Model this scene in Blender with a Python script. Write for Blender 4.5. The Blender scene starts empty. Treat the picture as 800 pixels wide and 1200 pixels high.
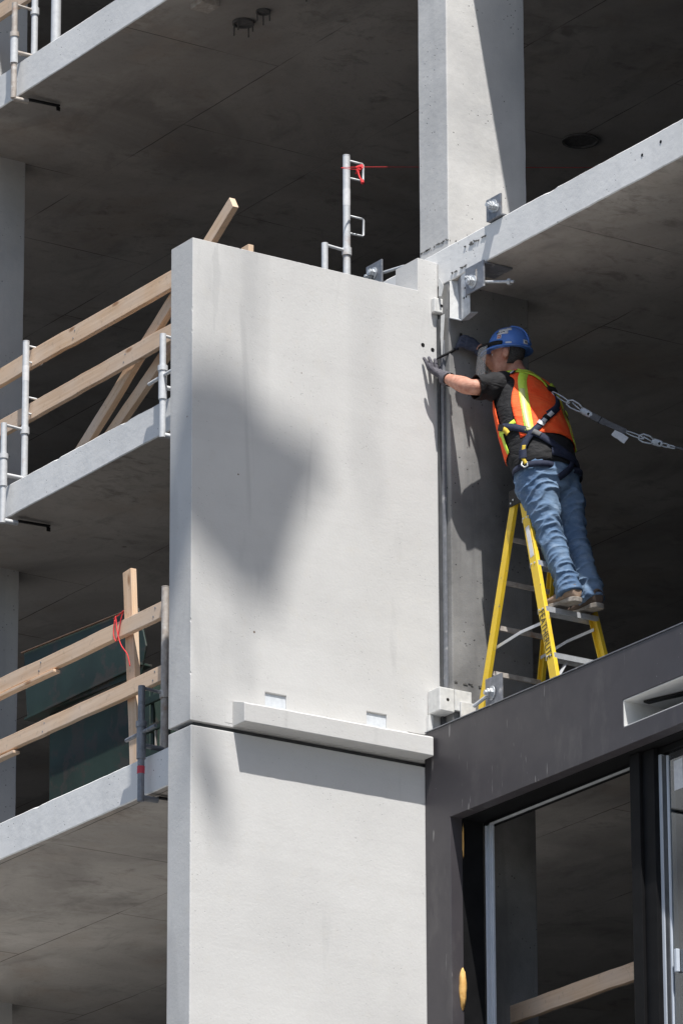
import bpy, bmesh, math, random
from math import sin, cos, pi, radians
from mathutils import Vector, Matrix, noise
random.seed(7)
V = Vector
S = bpy.context.scene
COL = S.collection

# ------------------------------------------------------------------ camera
YAW, PIT, ROL = radians(56.5), radians(18.83), radians(-0.216)
fw = V((-sin(YAW)*cos(PIT), cos(YAW)*cos(PIT), sin(PIT)))
rt = V((cos(YAW), sin(YAW), 0))
up = rt.cross(fw)
rt, up = rt*cos(ROL)+up*sin(ROL), -rt*sin(ROL)+up*cos(ROL)
cam = bpy.data.cameras.new('camera')
cam.sensor_fit = 'HORIZONTAL'; cam.sensor_width = 36; cam.lens = 6700/800*36
cam.clip_start = .5; cam.clip_end = 3000
camo = bpy.data.objects.new('camera', cam); COL.objects.link(camo)
camo.matrix_world = Matrix.Translation((26.413, -18.185, 1.6)) @ Matrix((
    (rt.x, up.x, -fw.x), (rt.y, up.y, -fw.y), (rt.z, up.z, -fw.z))).to_4x4()
S.camera = camo

# ------------------------------------------------------------------ sky, sun, exposure
SUN = V((.46, -.18, 1)).normalized()
W = bpy.data.worlds.new('World'); S.world = W; W.use_nodes = True
wn = W.node_tree.nodes; wl = W.node_tree.links
sky = wn.new('ShaderNodeTexSky'); sky.sky_type = 'NISHITA'; sky.sun_disc = False
sky.sun_elevation = math.asin(SUN.z); sky.sun_rotation = math.atan2(SUN.x, SUN.y)
sky.altitude = 80; sky.air_density = 1.0; sky.dust_density = 1.6; sky.ozone_density = 1.0
wl.new(sky.outputs[0], wn['Background'].inputs[0]); wn['Background'].inputs[1].default_value = .09
sl = bpy.data.lights.new('sun', 'SUN'); sl.energy = 4.6; sl.angle = radians(.53); sl.color = (1, .97, .925)
slo = bpy.data.objects.new('sun', sl); COL.objects.link(slo)
slo.rotation_euler = SUN.to_track_quat('Z', 'Y').to_euler(); slo.location = (10, -10, 40)
S.view_settings.view_transform = 'Standard'; S.view_settings.look = 'None'
S.view_settings.exposure = .55; S.view_settings.gamma = 1
S.render.engine = 'CYCLES'
S.cycles.max_bounces = 10; S.cycles.diffuse_bounces = 6; S.cycles.transparent_max_bounces = 12

# ------------------------------------------------------------------ materials
class M:
    def __init__(s, name, rough=.8, metal=0., spec=.5):
        s.m = bpy.data.materials.new(name); s.m.use_nodes = True
        s.n = s.m.node_tree.nodes; s.l = s.m.node_tree.links
        s.b = s.n['Principled BSDF']; s.b.inputs['Roughness'].default_value = rough
        s.b.inputs['Metallic'].default_value = metal
        s.b.inputs['Specular IOR Level'].default_value = spec
        s.tc = s.n.new('ShaderNodeTexCoord').outputs['Object']
    def map(s, scale, rot=(0, 0, 0)):
        k = s.n.new('ShaderNodeMapping'); k.inputs['Scale'].default_value = scale; k.inputs['Rotation'].default_value = rot
        s.l.new(s.tc, k.inputs[0]); return k.outputs[0]
    def noise(s, scale, detail=4, rough=.55, vec=None, dist=0.):
        k = s.n.new('ShaderNodeTexNoise'); k.inputs['Scale'].default_value = scale
        k.inputs['Detail'].default_value = detail; k.inputs['Roughness'].default_value = rough
        k.inputs['Distortion'].default_value = dist
        s.l.new(vec or s.tc, k.inputs['Vector']); return k.outputs[0]
    def vor(s, scale, vec=None, feat='F1'):
        k = s.n.new('ShaderNodeTexVoronoi'); k.feature = feat; k.inputs['Scale'].default_value = scale
        s.l.new(vec or s.tc, k.inputs['Vector']); return k.outputs[0]
    def ramp(s, fac, a, b, ca=0., cb=1.):
        k = s.n.new('ShaderNodeMapRange'); k.clamp = True
        for i, v in zip((1, 2, 3, 4), (a, b, ca, cb)): k.inputs[i].default_value = v
        s.l.new(fac, k.inputs[0]); return k.outputs[0]
    def math(s, op, a, b):
        k = s.n.new('ShaderNodeMath'); k.operation = op
        for i, x in ((0, a), (1, b)):
            if isinstance(x, (int, float)): k.inputs[i].default_value = x
            else: s.l.new(x, k.inputs[i])
        return k.outputs[0]
    def mix(s, fac, a, b, mode='MIX'):
        k = s.n.new('ShaderNodeMix'); k.data_type = 'RGBA'; k.blend_type = mode
        for i, x in ((0, fac), (6, a), (7, b)):
            if isinstance(x, (int, float)): k.inputs[i].default_value = x
            elif isinstance(x, tuple): k.inputs[i].default_value = (*x, 1)
            else: s.l.new(x, k.inputs[i])
        return k.outputs[2]
    def col(s, c):
        if isinstance(c, tuple): s.b.inputs['Base Color'].default_value = (*c, 1)
        else: s.l.new(c, s.b.inputs['Base Color'])
        return s
    def rough(s, f): s.l.new(f, s.b.inputs['Roughness']); return s
    def bump(s, h, strength=.3, dist=.01):
        k = s.n.new('ShaderNodeBump'); k.inputs['Strength'].default_value = strength; k.inputs['Distance'].default_value = dist
        s.l.new(h, k.inputs['Height'])
        prev = s.b.inputs['Normal']
        if prev.is_linked: s.l.new(prev.links[0].from_socket, k.inputs['Normal'])
        s.l.new(k.outputs[0], prev); return s

def concrete(name, base, dark, warm, pits=1., streak=.5, blot=.5):
    m = M(name, .9, spec=.25)
    big = m.ramp(m.noise(1.1, 5, .6), .35, .68)
    mid = m.ramp(m.noise(7, 6, .65), .3, .75)
    st = m.ramp(m.noise(3.2, 5, .6, m.map((1.6, 1.6, .14))), .5, .78)
    c = m.mix(m.math('MULTIPLY', big, blot), base, dark)
    c = m.mix(m.math('MULTIPLY', mid, .45*blot), c, warm)
    c = m.mix(m.math('MULTIPLY', st, streak), c, dark)
    fine = m.noise(160, 3, .6)
    c = m.mix(m.ramp(fine, .35, .7, 0, .22), c, dark)
    v = m.vor(30); keep = m.ramp(m.noise(4.3, 3), .5, .58)
    pit = m.math('MULTIPLY', m.ramp(v, .09, .15, 1, 0), keep)
    pit = m.math('MULTIPLY', pit, pits)
    c = m.mix(pit, c, (dark[0]*.3, dark[1]*.3, dark[2]*.3))
    m.col(c)
    m.bump(fine, .25, .002); m.bump(m.math('SUBTRACT', m.noise(18, 4), pit), .35, .006)
    return m.m

def precast():
    m = M('precast_concrete', .88, spec=.25)
    big = m.ramp(m.noise(1.3, 5, .6), .35, .7)
    c = m.mix(big, (.60, .595, .58), (.535, .53, .518))
    st = m.ramp(m.noise(2.1, 4, .5, m.map((1, 1.6, .28), (.12, 0, 0)), .6), .60, .66)
    c = m.mix(m.math('MULTIPLY', st, .38), c, (.40, .40, .395))
    drip = m.math('MULTIPLY', m.ramp(m.noise(4.2, 4, .55, m.map((1, 2.2, .20), (-.16, 0, 0)), .35), .63, .66), m.ramp(m.noise(.9, 2, .5, m.map((1, 1, .8))), .5, .6))
    c = m.mix(m.math('MULTIPLY', drip, .30), c, (.33, .335, .335))
    board = m.ramp(m.noise(1.5, 3, .5, m.map((.2, .1, 5))), .52, .56, 0, .07); c = m.mix(board, c, (.42, .41, .40))
    blot = m.ramp(m.noise(9, 5, .6), .56, .72, 0, .35)
    c = m.mix(blot, c, (.56, .54, .50))
    fine = m.noise(140, 3, .65)
    c = m.mix(m.ramp(fine, .35, .75, 0, .16), c, (.45, .44, .43))
    v = m.vor(38); keep = m.ramp(m.noise(2.6, 3), .48, .60)
    pit = m.math('MULTIPLY', m.ramp(v, .06, .11, 1, 0), keep)
    c = m.mix(m.math('MULTIPLY', pit, .75), c, (.22, .22, .22))
    # a few small isolated air holes and rust specks
    spk = m.ramp(m.vor(3.3), .018, .026, 1, 0)
    c = m.mix(spk, c, (.16, .12, .09))
    m.col(c)
    sand = m.noise(55, 5, .7)
    m.bump(sand, .38, .0035); m.bump(m.math('MULTIPLY', pit, -1.), .5, .005); m.bump(m.noise(11, 3), .22, .006)
    return m.m

def soffit():
    m = M('soffit_concrete', .92, spec=.2)
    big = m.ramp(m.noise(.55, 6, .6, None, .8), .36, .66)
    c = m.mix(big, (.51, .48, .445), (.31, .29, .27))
    rust = m.ramp(m.noise(1.3, 6, .62), .54, .74, 0, .45)
    c = m.mix(rust, c, (.37, .29, .225))
    pale = m.ramp(m.noise(1.8, 6, .65, None, .5), .56, .72, 0, .45)
    c = m.mix(pale, c, (.56, .53, .49))
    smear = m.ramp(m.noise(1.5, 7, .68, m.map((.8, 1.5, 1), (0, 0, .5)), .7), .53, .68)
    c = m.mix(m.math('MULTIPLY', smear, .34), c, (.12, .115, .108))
    spot = m.math('MULTIPLY', m.ramp(m.noise(6, 6, .7, m.map((1, .6, 1)), .4), .54, .68, 0, .5), m.ramp(m.noise(.9, 3), .45, .6))
    c = m.mix(spot, c, (.12, .105, .092))
    sx = m.n.new('ShaderNodeSeparateXYZ'); m.l.new(m.tc, sx.inputs[0])
    near = m.ramp(m.math('ADD', sx.outputs[1], m.math('MULTIPLY', m.noise(1.4, 4), 1.6)), .9, 1.9, 1, 0)   # leak stains in the strip along the slab edge
    mott = m.math('MULTIPLY', m.ramp(m.noise(8.5, 6, .68, m.map((1.3, .8, 1)), .5), .50, .64, 0, .55), m.math('MULTIPLY', near, m.ramp(m.noise(.7, 3, .5, None, .6), .46, .62)))
    c = m.mix(mott, c, (.17, .15, .13))
    tie = m.ramp(m.vor(1.2), .018, .03, .5, 0); c = m.mix(tie, c, (.06, .05, .045))
    c = m.mix(m.ramp(m.noise(40, 4, .7), .55, .75, 0, .35), c, (.2, .18, .16))
    br = m.n.new('ShaderNodeTexBrick'); br.inputs['Scale'].default_value = 1
    br.inputs['Mortar Size'].default_value = .005; br.inputs['Brick Width'].default_value = 2.44; br.inputs['Row Height'].default_value = 1.22
    br.inputs['Mortar Smooth'].default_value = .4
    m.l.new(m.map((1, 1, 1), (0, 0, 0)), br.inputs['Vector'])
    seam = m.math('MULTIPLY', br.outputs['Fac'], m.ramp(m.noise(1.3, 3), .4, .55, .1, .85))
    c = m.mix(seam, c, (.07, .063, .056))
    m.col(c); m.bump(m.noise(14, 5), .3, .008); m.bump(seam, .5, -.006)
    return m.m

def timber():
    m = M('raw_timber', .78, spec=.25)
    oi = m.n.new('ShaderNodeObjectInfo').outputs['Random']
    mp = m.n.new('ShaderNodeVectorMath'); mp.operation = 'ADD'
    m.l.new(m.tc, mp.inputs[0])
    cx = m.n.new('ShaderNodeCombineXYZ'); m.l.new(m.math('MULTIPLY', oi, 37.), cx.inputs[0]); m.l.new(m.math('MULTIPLY', oi, 5.), cx.inputs[1])
    m.l.new(cx.outputs[0], mp.inputs[1])
    k = m.n.new('ShaderNodeMapping'); k.inputs['Scale'].default_value = (.8, 26, 26); m.l.new(mp.outputs[0], k.inputs[0])
    g = m.noise(1.6, 5, .6, k.outputs[0], .7)
    c = m.mix(m.ramp(g, .35, .68), (.80, .58, .395), (.62, .405, .245))
    k2 = m.n.new('ShaderNodeMapping'); k2.inputs['Scale'].default_value = (1.1, 3, 3); m.l.new(mp.outputs[0], k2.inputs[0])
    c = m.mix(m.ramp(m.noise(2.2, 4, .6, k2.outputs[0]), .4, .7, 0, .6), c, (.74, .61, .50))
    kn = m.n.new('ShaderNodeMapping'); kn.inputs['Scale'].default_value = (2.4, 7, 7); m.l.new(mp.outputs[0], kn.inputs[0])
    knot = m.math('MULTIPLY', m.ramp(m.vor(1.3, kn.outputs[0]), .08, .18, .85, 0), m.ramp(m.noise(1.1, 2, .5, kn.outputs[0]), .46, .54))
    c = m.mix(m.ramp(oi, 0, 1, 0, .35), c, (.50, .40, .32))
    c = m.mix(knot, c, (.33, .17, .085))
    c = m.mix(m.ramp(m.noise(30, 3), .6, .75, 0, .35), c, (.25, .18, .13))
    m.col(c); m.bump(g, .25, .003)
    return m.m

def metal_galv(name='galvanised_steel', c1=(.58, .6, .62), c2=(.40, .42, .44), rust=.35, metal=.35, rough=.5, pale=.5):
    m = M(name, rough, metal)
    c = m.mix(m.ramp(m.noise(30, 4), .35, .7), c1, c2)
    r = m.ramp(m.noise(6, 5, .65), .58, .72, 0, rust)
    c = m.mix(r, c, (.30, .15, .07))
    c = m.mix(m.ramp(m.noise(14, 5), .6, .7, 0, pale), c, (.75, .74, .72))
    m.col(c); m.bump(m.noise(60, 3), .15, .002); return m.m

def painted(name, c1, c2, rough=.55, scale=8, wear=None, wearc=(.5, .5, .5), metal=0, bump=.08, spec=.5, bs=90):
    m = M(name, rough, metal, spec)
    c = m.mix(m.ramp(m.noise(scale, 5, .6), .35, .7), c1, c2)
    if wear:
        c = m.mix(m.ramp(m.noise(wear[0], 6, .7), wear[1], wear[1]+.06, 0, wear[2]), c, wearc)
    m.col(c); m.bump(m.noise(bs, 3), bump, .003); return m.m

def cladding():
    m = M('charcoal_cladding', .42, 0, .5)
    c = m.mix(m.ramp(m.noise(2.2, 4), .35, .7), (.056, .0505, .0565), (.047, .043, .048))
    dust = m.ramp(m.noise(5, 6, .65, m.map((1.3, 1, .5))), .55, .78, 0, .22)
    c = m.mix(dust, c, (.22, .21, .20))
    # scuffs and drips of their own shape
    sc = m.math('MULTIPLY', m.ramp(m.noise(9, 3, .5, m.map((4, 1, .5), (0, .12, 0))), .665, .71), m.ramp(m.noise(2.3, 2), .47, .57))
    c = m.mix(m.math('MULTIPLY', sc, .5), c, (.36, .35, .34))
    dots = m.math('MULTIPLY', m.ramp(m.vor(22), .04, .08, 1, 0), m.ramp(m.noise(2.7, 2), .58, .64))
    c = m.mix(m.math('MULTIPLY', dots, .6), c, (.42, .41, .40))
    m.col(c); m.rough(m.ramp(m.noise(6, 4), .3, .7, .38, .55)); m.bump(m.noise(2.6, 2), .06, .01)
    return m.m

def fabric(name, c1, c2, scale=20, rough=.85, bump=.3, bs=240, fold=0, spec=.3):
    m = M(name, rough, 0, spec)
    c = m.mix(m.ramp(m.noise(scale, 5, .6), .35, .68), c1, c2)
    m.col(c); m.bump(m.noise(bs, 2), bump, .0015)
    if fold: m.bump(m.noise(9, 3, .5, m.map((1, 1, 2.4), (.4, .5, 0)), 1.0), fold, .03)
    return m.m

def denim():
    m = M('blue_denim', .9, 0, .2)
    c = m.mix(m.ramp(m.noise(5, 4, .55, m.map((1, 1, .5))), .36, .66), (.075, .13, .225), (.16, .235, .34))
    c = m.mix(m.ramp(m.noise(16, 4, .6, m.map((1, 1, 2.0), (.3, .3, 0))), .48, .76, 0, .4), c, (.30, .37, .46))
    c = m.mix(m.ramp(m.noise(5, 4), .58, .74, 0, .5), c, (.045, .075, .145))
    m.col(c); m.bump(m.noise(420, 2), .2, .0008); m.bump(m.noise(15, 2, .5, m.map((1, 1, 2.2), (.5, .6, 0)), .9), .35, .014)
    return m.m

def glass():
    m = M('window_glass', .03, 0)
    n, l = m.n, m.l
    t = n.new('ShaderNodeBsdfTransparent'); t.inputs[0].default_value = (.62, .68, .68, 1)
    g = n.new('ShaderNodeBsdfGlossy'); g.inputs['Roughness'].default_value = .02; g.inputs[0].default_value = (.9, .95, 1, 1)
    fr = n.new('ShaderNodeFresnel'); fr.inputs[0].default_value = 1.52
    mx = n.new('ShaderNodeMixShader'); l.new(m.math('MULTIPLY', fr.outputs[0], 2.6), mx.inputs[0]); l.new(t.outputs[0], mx.inputs[1]); l.new(g.outputs[0], mx.inputs[2])
    l.new(mx.outputs[0], n['Material Output'].inputs[0]); return m.m

def visor():
    m = M('clear_visor', .1, 0); n, l = m.n, m.l
    t = n.new('ShaderNodeBsdfTransparent'); t.inputs[0].default_value = (.93, .93, .91, 1)
    d = n.new('ShaderNodeBsdfDiffuse'); d.inputs[0].default_value = (.8, .8, .78, 1)
    b = n.new('ShaderNodeMixShader'); b.inputs[0].default_value = .2; l.new(t.outputs[0], b.inputs[1]); l.new(d.outputs[0], b.inputs[2])
    l.new(b.outputs[0], n['Material Output'].inputs[0]); return m.m

MT = dict(
    floor=concrete('darkened_floor_concrete', (.13, .127, .123), (.09, .09, .09), (.12, .115, .11), .2, 0, .6),  # floor tops coloured dark so the interior gets little bounce light
    slab=concrete('slab_concrete', (.80, .795, .78), (.60, .60, .595), (.78, .76, .72), 1., .6, .6),
    column=concrete('column_concrete', (.67, .66, .64), (.40, .40, .40), (.64, .62, .58), 1., .6, .8),
    wall=concrete('dark_wall_concrete', (.11, .108, .105), (.07, .07, .07), (.1, .095, .09), .5, .3, .6),  # coloured dark to keep interior bounce light low
    soffit=soffit(), precast=precast(), timber=timber(),
    galv=metal_galv(), scaf=metal_galv('scaffold_tube_steel', (.62, .63, .64), (.52, .535, .55), .4, .15, .55, .15),
    rusty=metal_galv('worn_rusty_steel', (.50, .46, .42), (.36, .31, .27), .8, .2, .65),
    plate=metal_galv('grey_steel_plate', (.24, .25, .275), (.17, .18, .2), .2, .35, .5),
    white_steel=metal_galv('pale_primed_steel', (.66, .66, .64), (.54, .54, .53), .5, .0, .6),
    clad=cladding(),
    frame=painted('black_window_frame', (.006, .006, .0065), (.010, .010, .011), .6, spec=.12),
    alu=painted('mill_aluminium', (.62, .64, .66), (.5, .52, .55), .42, 20, None, metal=.4),
    blind=painted('pale_track', (.52, .56, .62), (.46, .50, .56), .5, 6),
    white=painted('off_white_lining', (.68, .68, .66), (.55, .55, .54), .7, 5, (9, .6, .5), (.3, .3, .3)),
    yellow=painted('yellow_fibreglass', (.80, .55, .035), (.70, .46, .03), .42, 7, (26, .62, .8), (.22, .2, .17)),
    black=painted('black_plastic', (.009, .009, .0095), (.016, .016, .017), .5, 30, spec=.25),
    blackprint=painted('black_print', (.03, .028, .025), (.05, .045, .04), .7, 60),
    green=painted('green_painted_steel', (.010, .024, .019), (.022, .050, .038), .65, 2.2, (4, .52, .8), (.045, .038, .032)),
    foam=painted('orange_expanding_foam', (.72, .44, .15), (.60, .32, .08), .8, 40, bump=.6, bs=40),
    red=fabric('red_string', (.75, .06, .06), (.6, .04, .05)),
    ground=concrete('street_concrete', (.24, .235, .225), (.17, .167, .16), (.22, .21, .2), .2, 0, .6),
    asphalt=concrete('street_asphalt', (.10, .10, .10), (.07, .07, .07), (.09, .088, .085), .2, 0, .6),
    paving=concrete('pale_bounce_paving', (.62, .61, .585), (.52, .51, .49), (.58, .56, .53), .2, 0, .6),  # pale tone chosen to bounce light up to the slab undersides
    column_low=concrete('stained_shaded_column_concrete', (.34, .335, .325), (.09, .09, .092), (.24, .235, .225), 1., .95, 1.),  # staining, plus an overall darkening that paints shade on the lower columns
    denim=denim(),
    tee=fabric('black_cotton', (.010, .010, .011), (.018, .018, .02), 14, .8, .25, 200, .5),
    orange=fabric('orange_vest_fabric', (.98, .085, .018), (.95, .14, .035), 12, .75, .2, 160, .55),
    lime=fabric('lime_reflective_tape', (.56, .78, .05), (.66, .82, .14), 12, .5, .1, 160, .35),
    silver=fabric('pale_yellow_tape', (.80, .78, .28), (.72, .74, .34), 20, .4, .1),
    navy=fabric('navy_webbing', (.014, .019, .042), (.024, .03, .055), 60, .8, .5, 400),
    yweb=fabric('yellow_webbing', (.62, .44, .05), (.5, .36, .05), 60, .8, .5, 400),
    lweb=fabric('lime_webbing', (.46, .60, .035), (.54, .64, .08), 50, .8, .5, 400),
    gweb=fabric('grey_webbing', (.10, .10, .105), (.16, .16, .165), 60, .85, .5, 400),
    label=painted('white_label', (.72, .72, .72), (.6, .6, .62), .6, 40),
    skin=fabric('skin', (.56, .30, .215), (.40, .165, .11), 22, .6, .5, 150, .12, .35),
    hair=fabric('dark_grey_hair', (.03, .026, .024), (.09, .085, .08), 120, .7, .8, 500),
    blue=painted('blue_helmet_shell', (.075, .19, .56), (.09, .22, .60), .3, 10, (30, .66, .4), (.35, .42, .6), bump=.03),
    boot=painted('tan_leather', (.32, .225, .16), (.22, .15, .105), .75, 22, (40, .58, .5), (.45, .4, .35), bump=.4, bs=60),
    bootd=painted('brown_shaded_leather', (.09, .062, .045), (.13, .09, .065), .75, 22, bump=.4, bs=60),  # brown trim; the darker tone also paints shade on the right boot
    sole=painted('boot_sole', (.36, .33, .29), (.22, .19, .16), .85, 40, bump=.5, bs=60),
    glove=fabric('dark_grey_glove', (.055, .052, .065), (.12, .115, .13), 60, .8, .6, 260),
    gloved=fabric('navy_glove', (.03, .036, .06), (.06, .068, .10), 60, .7, .5, 260),
    redp=painted('red_tape', (.55, .05, .08), (.45, .04, .06), .6, 20),
    emblem=painted('red_emblem', (.5, .08, .06), (.6, .16, .12), .5, 60),
    glass=glass(), visor=visor(),
    caster=fabric('shadow_caster_grey', (.2, .2, .21), (.15, .15, .16)),  # surface of the added overhead shadow casters
    rust=painted('brown_rust', (.13, .075, .045), (.19, .12, .08), .8, 20),
    pitdark=painted('dark_void', (.10, .098, .095), (.16, .155, .15), .9, 30),
    pale=painted('pale_plate', (.62, .65, .68), (.52, .55, .58), .7, 30),
    rubber=painted('dark_gasket', (.045, .047, .05), (.075, .077, .08), .6, 12),
)

# ------------------------------------------------------------------ helpers
def tag(o, label=None, cat=None, group=None, kind=None):
    for k, v in (('label', label), ('category', cat), ('group', group), ('kind', kind)):
        if v: o[k] = v
    return o

def link(name, me, mat=None, parent=None):
    o = bpy.data.objects.new(name, me); COL.objects.link(o)
    if mat is not None:
        for x in (mat if isinstance(mat, (list, tuple)) else [mat]):
            me.materials.append(MT[x] if isinstance(x, str) else x)
    if parent: o.parent = parent
    return o

def obj(name, bm, mat, parent=None, smooth=False, bevel=0, seg=2):
    me = bpy.data.meshes.new(name)
    bmesh.ops.recalc_face_normals(bm, faces=bm.faces)
    bm.to_mesh(me); bm.free()
    if smooth:
        for p in me.polygons: p.use_smooth = True
    o = link(name, me, mat, parent)
    if bevel:
        b = o.modifiers.new('bevel', 'BEVEL'); b.width = bevel; b.segments = seg; b.limit_method = 'ANGLE'; b.angle_limit = radians(40)
    return o

def empty(name, loc, label=None, cat=None, group=None):
    o = bpy.data.objects.new(name, None); o.empty_display_size = .1; COL.objects.link(o); o.location = loc
    return tag(o, label, cat, group)

def put(o, root):
    """parent o to root while it stays where it is"""
    o.parent = root; o.matrix_parent_inverse = (Matrix.Translation(root.location) @ root.rotation_euler.to_matrix().to_4x4()).inverted(); return o

def bx(bm, a, b):
    vs = [bm.verts.new((x, y, z)) for x in (a[0], b[0]) for y in (a[1], b[1]) for z in (a[2], b[2])]
    for f in ((0, 1, 3, 2), (4, 6, 7, 5), (0, 4, 5, 1), (2, 3, 7, 6), (0, 2, 6, 4), (1, 5, 7, 3)):
        bm.faces.new([vs[i] for i in f])
    return bm

def box(name, a, b, mat, parent=None, bevel=.002):
    o = obj(name, bx(bmesh.new(), a, b), mat, None, False, bevel)
    return put(o, parent) if parent else o

def frame_of(d, ref=V((0, 0, 1))):
    d = d.normalized()
    if abs(d.dot(ref)) > .98: ref = V((1, 0, 0))
    s = d.cross(ref).normalized(); return d, s, s.cross(d)

def beam(bm, a, b, w, h, ref=V((0, 0, 1))):
    """box from a to b; w across, h along the ref side"""
    a, b = V(a), V(b); d, s, u = frame_of(b-a, V(ref))
    r = [[bm.verts.new(p + s*x*w/2 + u*y*h/2) for x, y in ((-1, -1), (1, -1), (1, 1), (-1, 1))] for p in (a, b)]
    for i in range(4): bm.faces.new((r[0][i], r[0][(i+1) % 4], r[1][(i+1) % 4], r[1][i]))
    bm.faces.new(r[0][::-1]); bm.faces.new(r[1]); return bm

def tube(bm, pts, r, n=12, cap=True):
    pts = [V(p) for p in pts]; rings = []; u = None
    for i, p in enumerate(pts):
        d = (pts[min(i+1, len(pts)-1)] - pts[max(i-1, 0)]).normalized()
        if u is None: u = frame_of(d, V((.13, .37, .92)).normalized())[2]
        u = (u-d*u.dot(d)).normalized(); s = d.cross(u)
        rr = r[i] if isinstance(r, (list, tuple)) else r
        rings.append([bm.verts.new(p + s*cos(2*pi*k/n)*rr + u*sin(2*pi*k/n)*rr) for k in range(n)])
    for a, b in zip(rings, rings[1:]):
        for k in range(n): bm.faces.new((a[k], a[(k+1) % n], b[(k+1) % n], b[k]))
    if cap: bm.faces.new(rings[0][::-1]); bm.faces.new(rings[-1])
    return bm

def tubeo(name, pts, r, mat, parent=None, n=12):
    o = obj(name, tube(bmesh.new(), pts, r, n), mat, None, True)
    m = o.modifiers.new('edge', 'EDGE_SPLIT'); m.split_angle = radians(50)
    return put(o, parent) if parent else o

def beamo(name, a, b, w, h, mat, parent=None, ref=(0, 0, 1), bevel=.002):
    o = obj(name, beam(bmesh.new(), a, b, w, h, ref), mat, None, False, bevel)
    return put(o, parent) if parent else o

def plank(name, a, b, thick, height, ref=(0, 0, 1), parent=None, mat='timber'):
    """timber with its own axis along local X (the grain follows it); slightly bowed"""
    a, b = V(a), V(b); L = (b-a).length
    d, s, u = frame_of(b-a, V(ref))
    bm = bmesh.new(); n = max(4, int(L/.12)); rings = []; sd = random.random()*50
    for i in range(n+1):
        x = L*i/n; bow = sin(pi*i/n)*random.uniform(-.002, .002) + noise.noise((x*1.2, sd, 0))*.006
        rings.append([bm.verts.new((x, y*thick/2+bow*.5+noise.noise((x*4, sd, y))*.0015, z*height/2+bow+noise.noise((x*4, sd, z+9))*.0025)) for y, z in ((-1, -1), (1, -1), (1, 1), (-1, 1))])
    for p, q in zip(rings, rings[1:]):
        for k in range(4): bm.faces.new((p[k], p[(k+1) % 4], q[(k+1) % 4], q[k]))
    bm.faces.new(rings[0][::-1]); bm.faces.new(rings[-1])
    o = obj(name, bm, mat, None, False, .003)
    o.matrix_world = Matrix.Translation(a) @ Matrix(((d.x, s.x, u.x), (d.y, s.y, u.y), (d.z, s.z, u.z))).to_4x4()
    if parent:
        o.parent = parent; o.matrix_parent_inverse = Matrix.Translation(parent.location).inverted()
    return o

def applied(o):
    """bake an object's modifiers into its mesh"""
    dg = bpy.context.evaluated_depsgraph_get(); dg.update()
    me = bpy.data.meshes.new_from_object(o.evaluated_get(dg))
    o.modifiers.clear(); o.data = me; return o

def cut(o, boxes):
    for a, b in boxes:
        t = obj('cutter', bx(bmesh.new(), a, b), None)
        m = o.modifiers.new('cut', 'BOOLEAN'); m.object = t; m.operation = 'DIFFERENCE'; m.solver = 'EXACT'
        applied(o); bpy.data.objects.remove(t)
    return o

def hexnut(bm, c, axis, r, h):
    c = V(c); d, s, u = frame_of(V(axis))
    a = [bm.verts.new(c + s*cos(pi/3*k)*r + u*sin(pi/3*k)*r) for k in range(6)]
    b = [bm.verts.new(c + d*h + s*cos(pi/3*k)*r + u*sin(pi/3*k)*r) for k in range(6)]
    bm.faces.new(a[::-1]); bm.faces.new(b)
    for k in range(6): bm.faces.new((a[k], a[(k+1) % 6], b[(k+1) % 6], b[k]))

# ------------------------------------------------------------------ ground
bm = bmesh.new(); R_ = 900
v = [bm.verts.new((x, y, 0)) for x, y in ((-R_, -R_), (R_, -R_), (R_, R_), (-R_, R_))]; bm.faces.new(v)
tag(obj('ground', bm, 'asphalt'), kind='structure')
bm = bx(bmesh.new(), (-60, -5.5, .002), (60, .45, .13)); tag(obj('bounce_pavement', bm, 'paving', None, False, .02), kind='structure')  # unseen strip added to bounce light onto the soffits near the edge
bm = bx(bmesh.new(), (-60, -5.66, .002), (60, -5.502, .135)); tag(obj('kerb', bm, 'slab', None, False, .02), kind='structure')

# ------------------------------------------------------------------ the concrete building
FL = [2.0, 5.0, 8.05, 11.12, 14.19, 17.257, 20.33, 23.4]
TH = .228
bld = empty('concrete_building', (-8, 5, 0), 'unfinished bare concrete building with open floors, slabs and columns', 'building')

def stations(a, b, fa, fb, fine, coarse):
    xs = []; x = a
    while x < b - 1e-6:
        xs.append(x); x += fine if fa <= x < fb else coarse
    xs.append(b); return xs

def slab(x0, x1, y0, y1, zt, th, amp=.006):
    """slab with a slightly uneven chipped edge along y0"""
    bm = bmesh.new(); xs = stations(x0, x1, -7, 4, .045, 1.0); ch = .006
    rings = []
    for x in xs:
        n1 = noise.noise((x*5, zt, 1))*amp + noise.noise((x*21, zt, 2))*amp*.6
        n2 = noise.noise((x*5, zt, 5))*amp + noise.noise((x*21, zt, 7))*amp*.6
        n3 = noise.noise((x*1.3, zt, 3))*amp
        chip = .007 if noise.noise((x*9, zt, 11)) > .42 else 0
        prof = [(y1, zt), (y0+ch+chip*1.2, zt+n1*.6), (y0+n3, zt-ch-chip+n1*.6), (y0+n3*.6, zt-th*.5), (y0+n3*.5, zt-th+ch+n2*.5), (y0+ch, zt-th+n2*.5), (y1, zt-th)]
        rings.append([bm.verts.new((x, y, z)) for y, z in prof])
    m = len(rings[0])
    for a, b in zip(rings, rings[1:]):
        for k in range(m):
            f = bm.faces.new((a[k], b[k], b[(k+1) % m], a[(k+1) % m]))
            f.material_index = 1 if k == 5 else 2 if k in (0, 6) else 0
    bm.faces.new(rings[0]); bm.faces.new(rings[-1][::-1])
    o = obj('floor_slab', bm, ['slab', 'soffit', 'floor']); put(o, bld); return o
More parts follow.
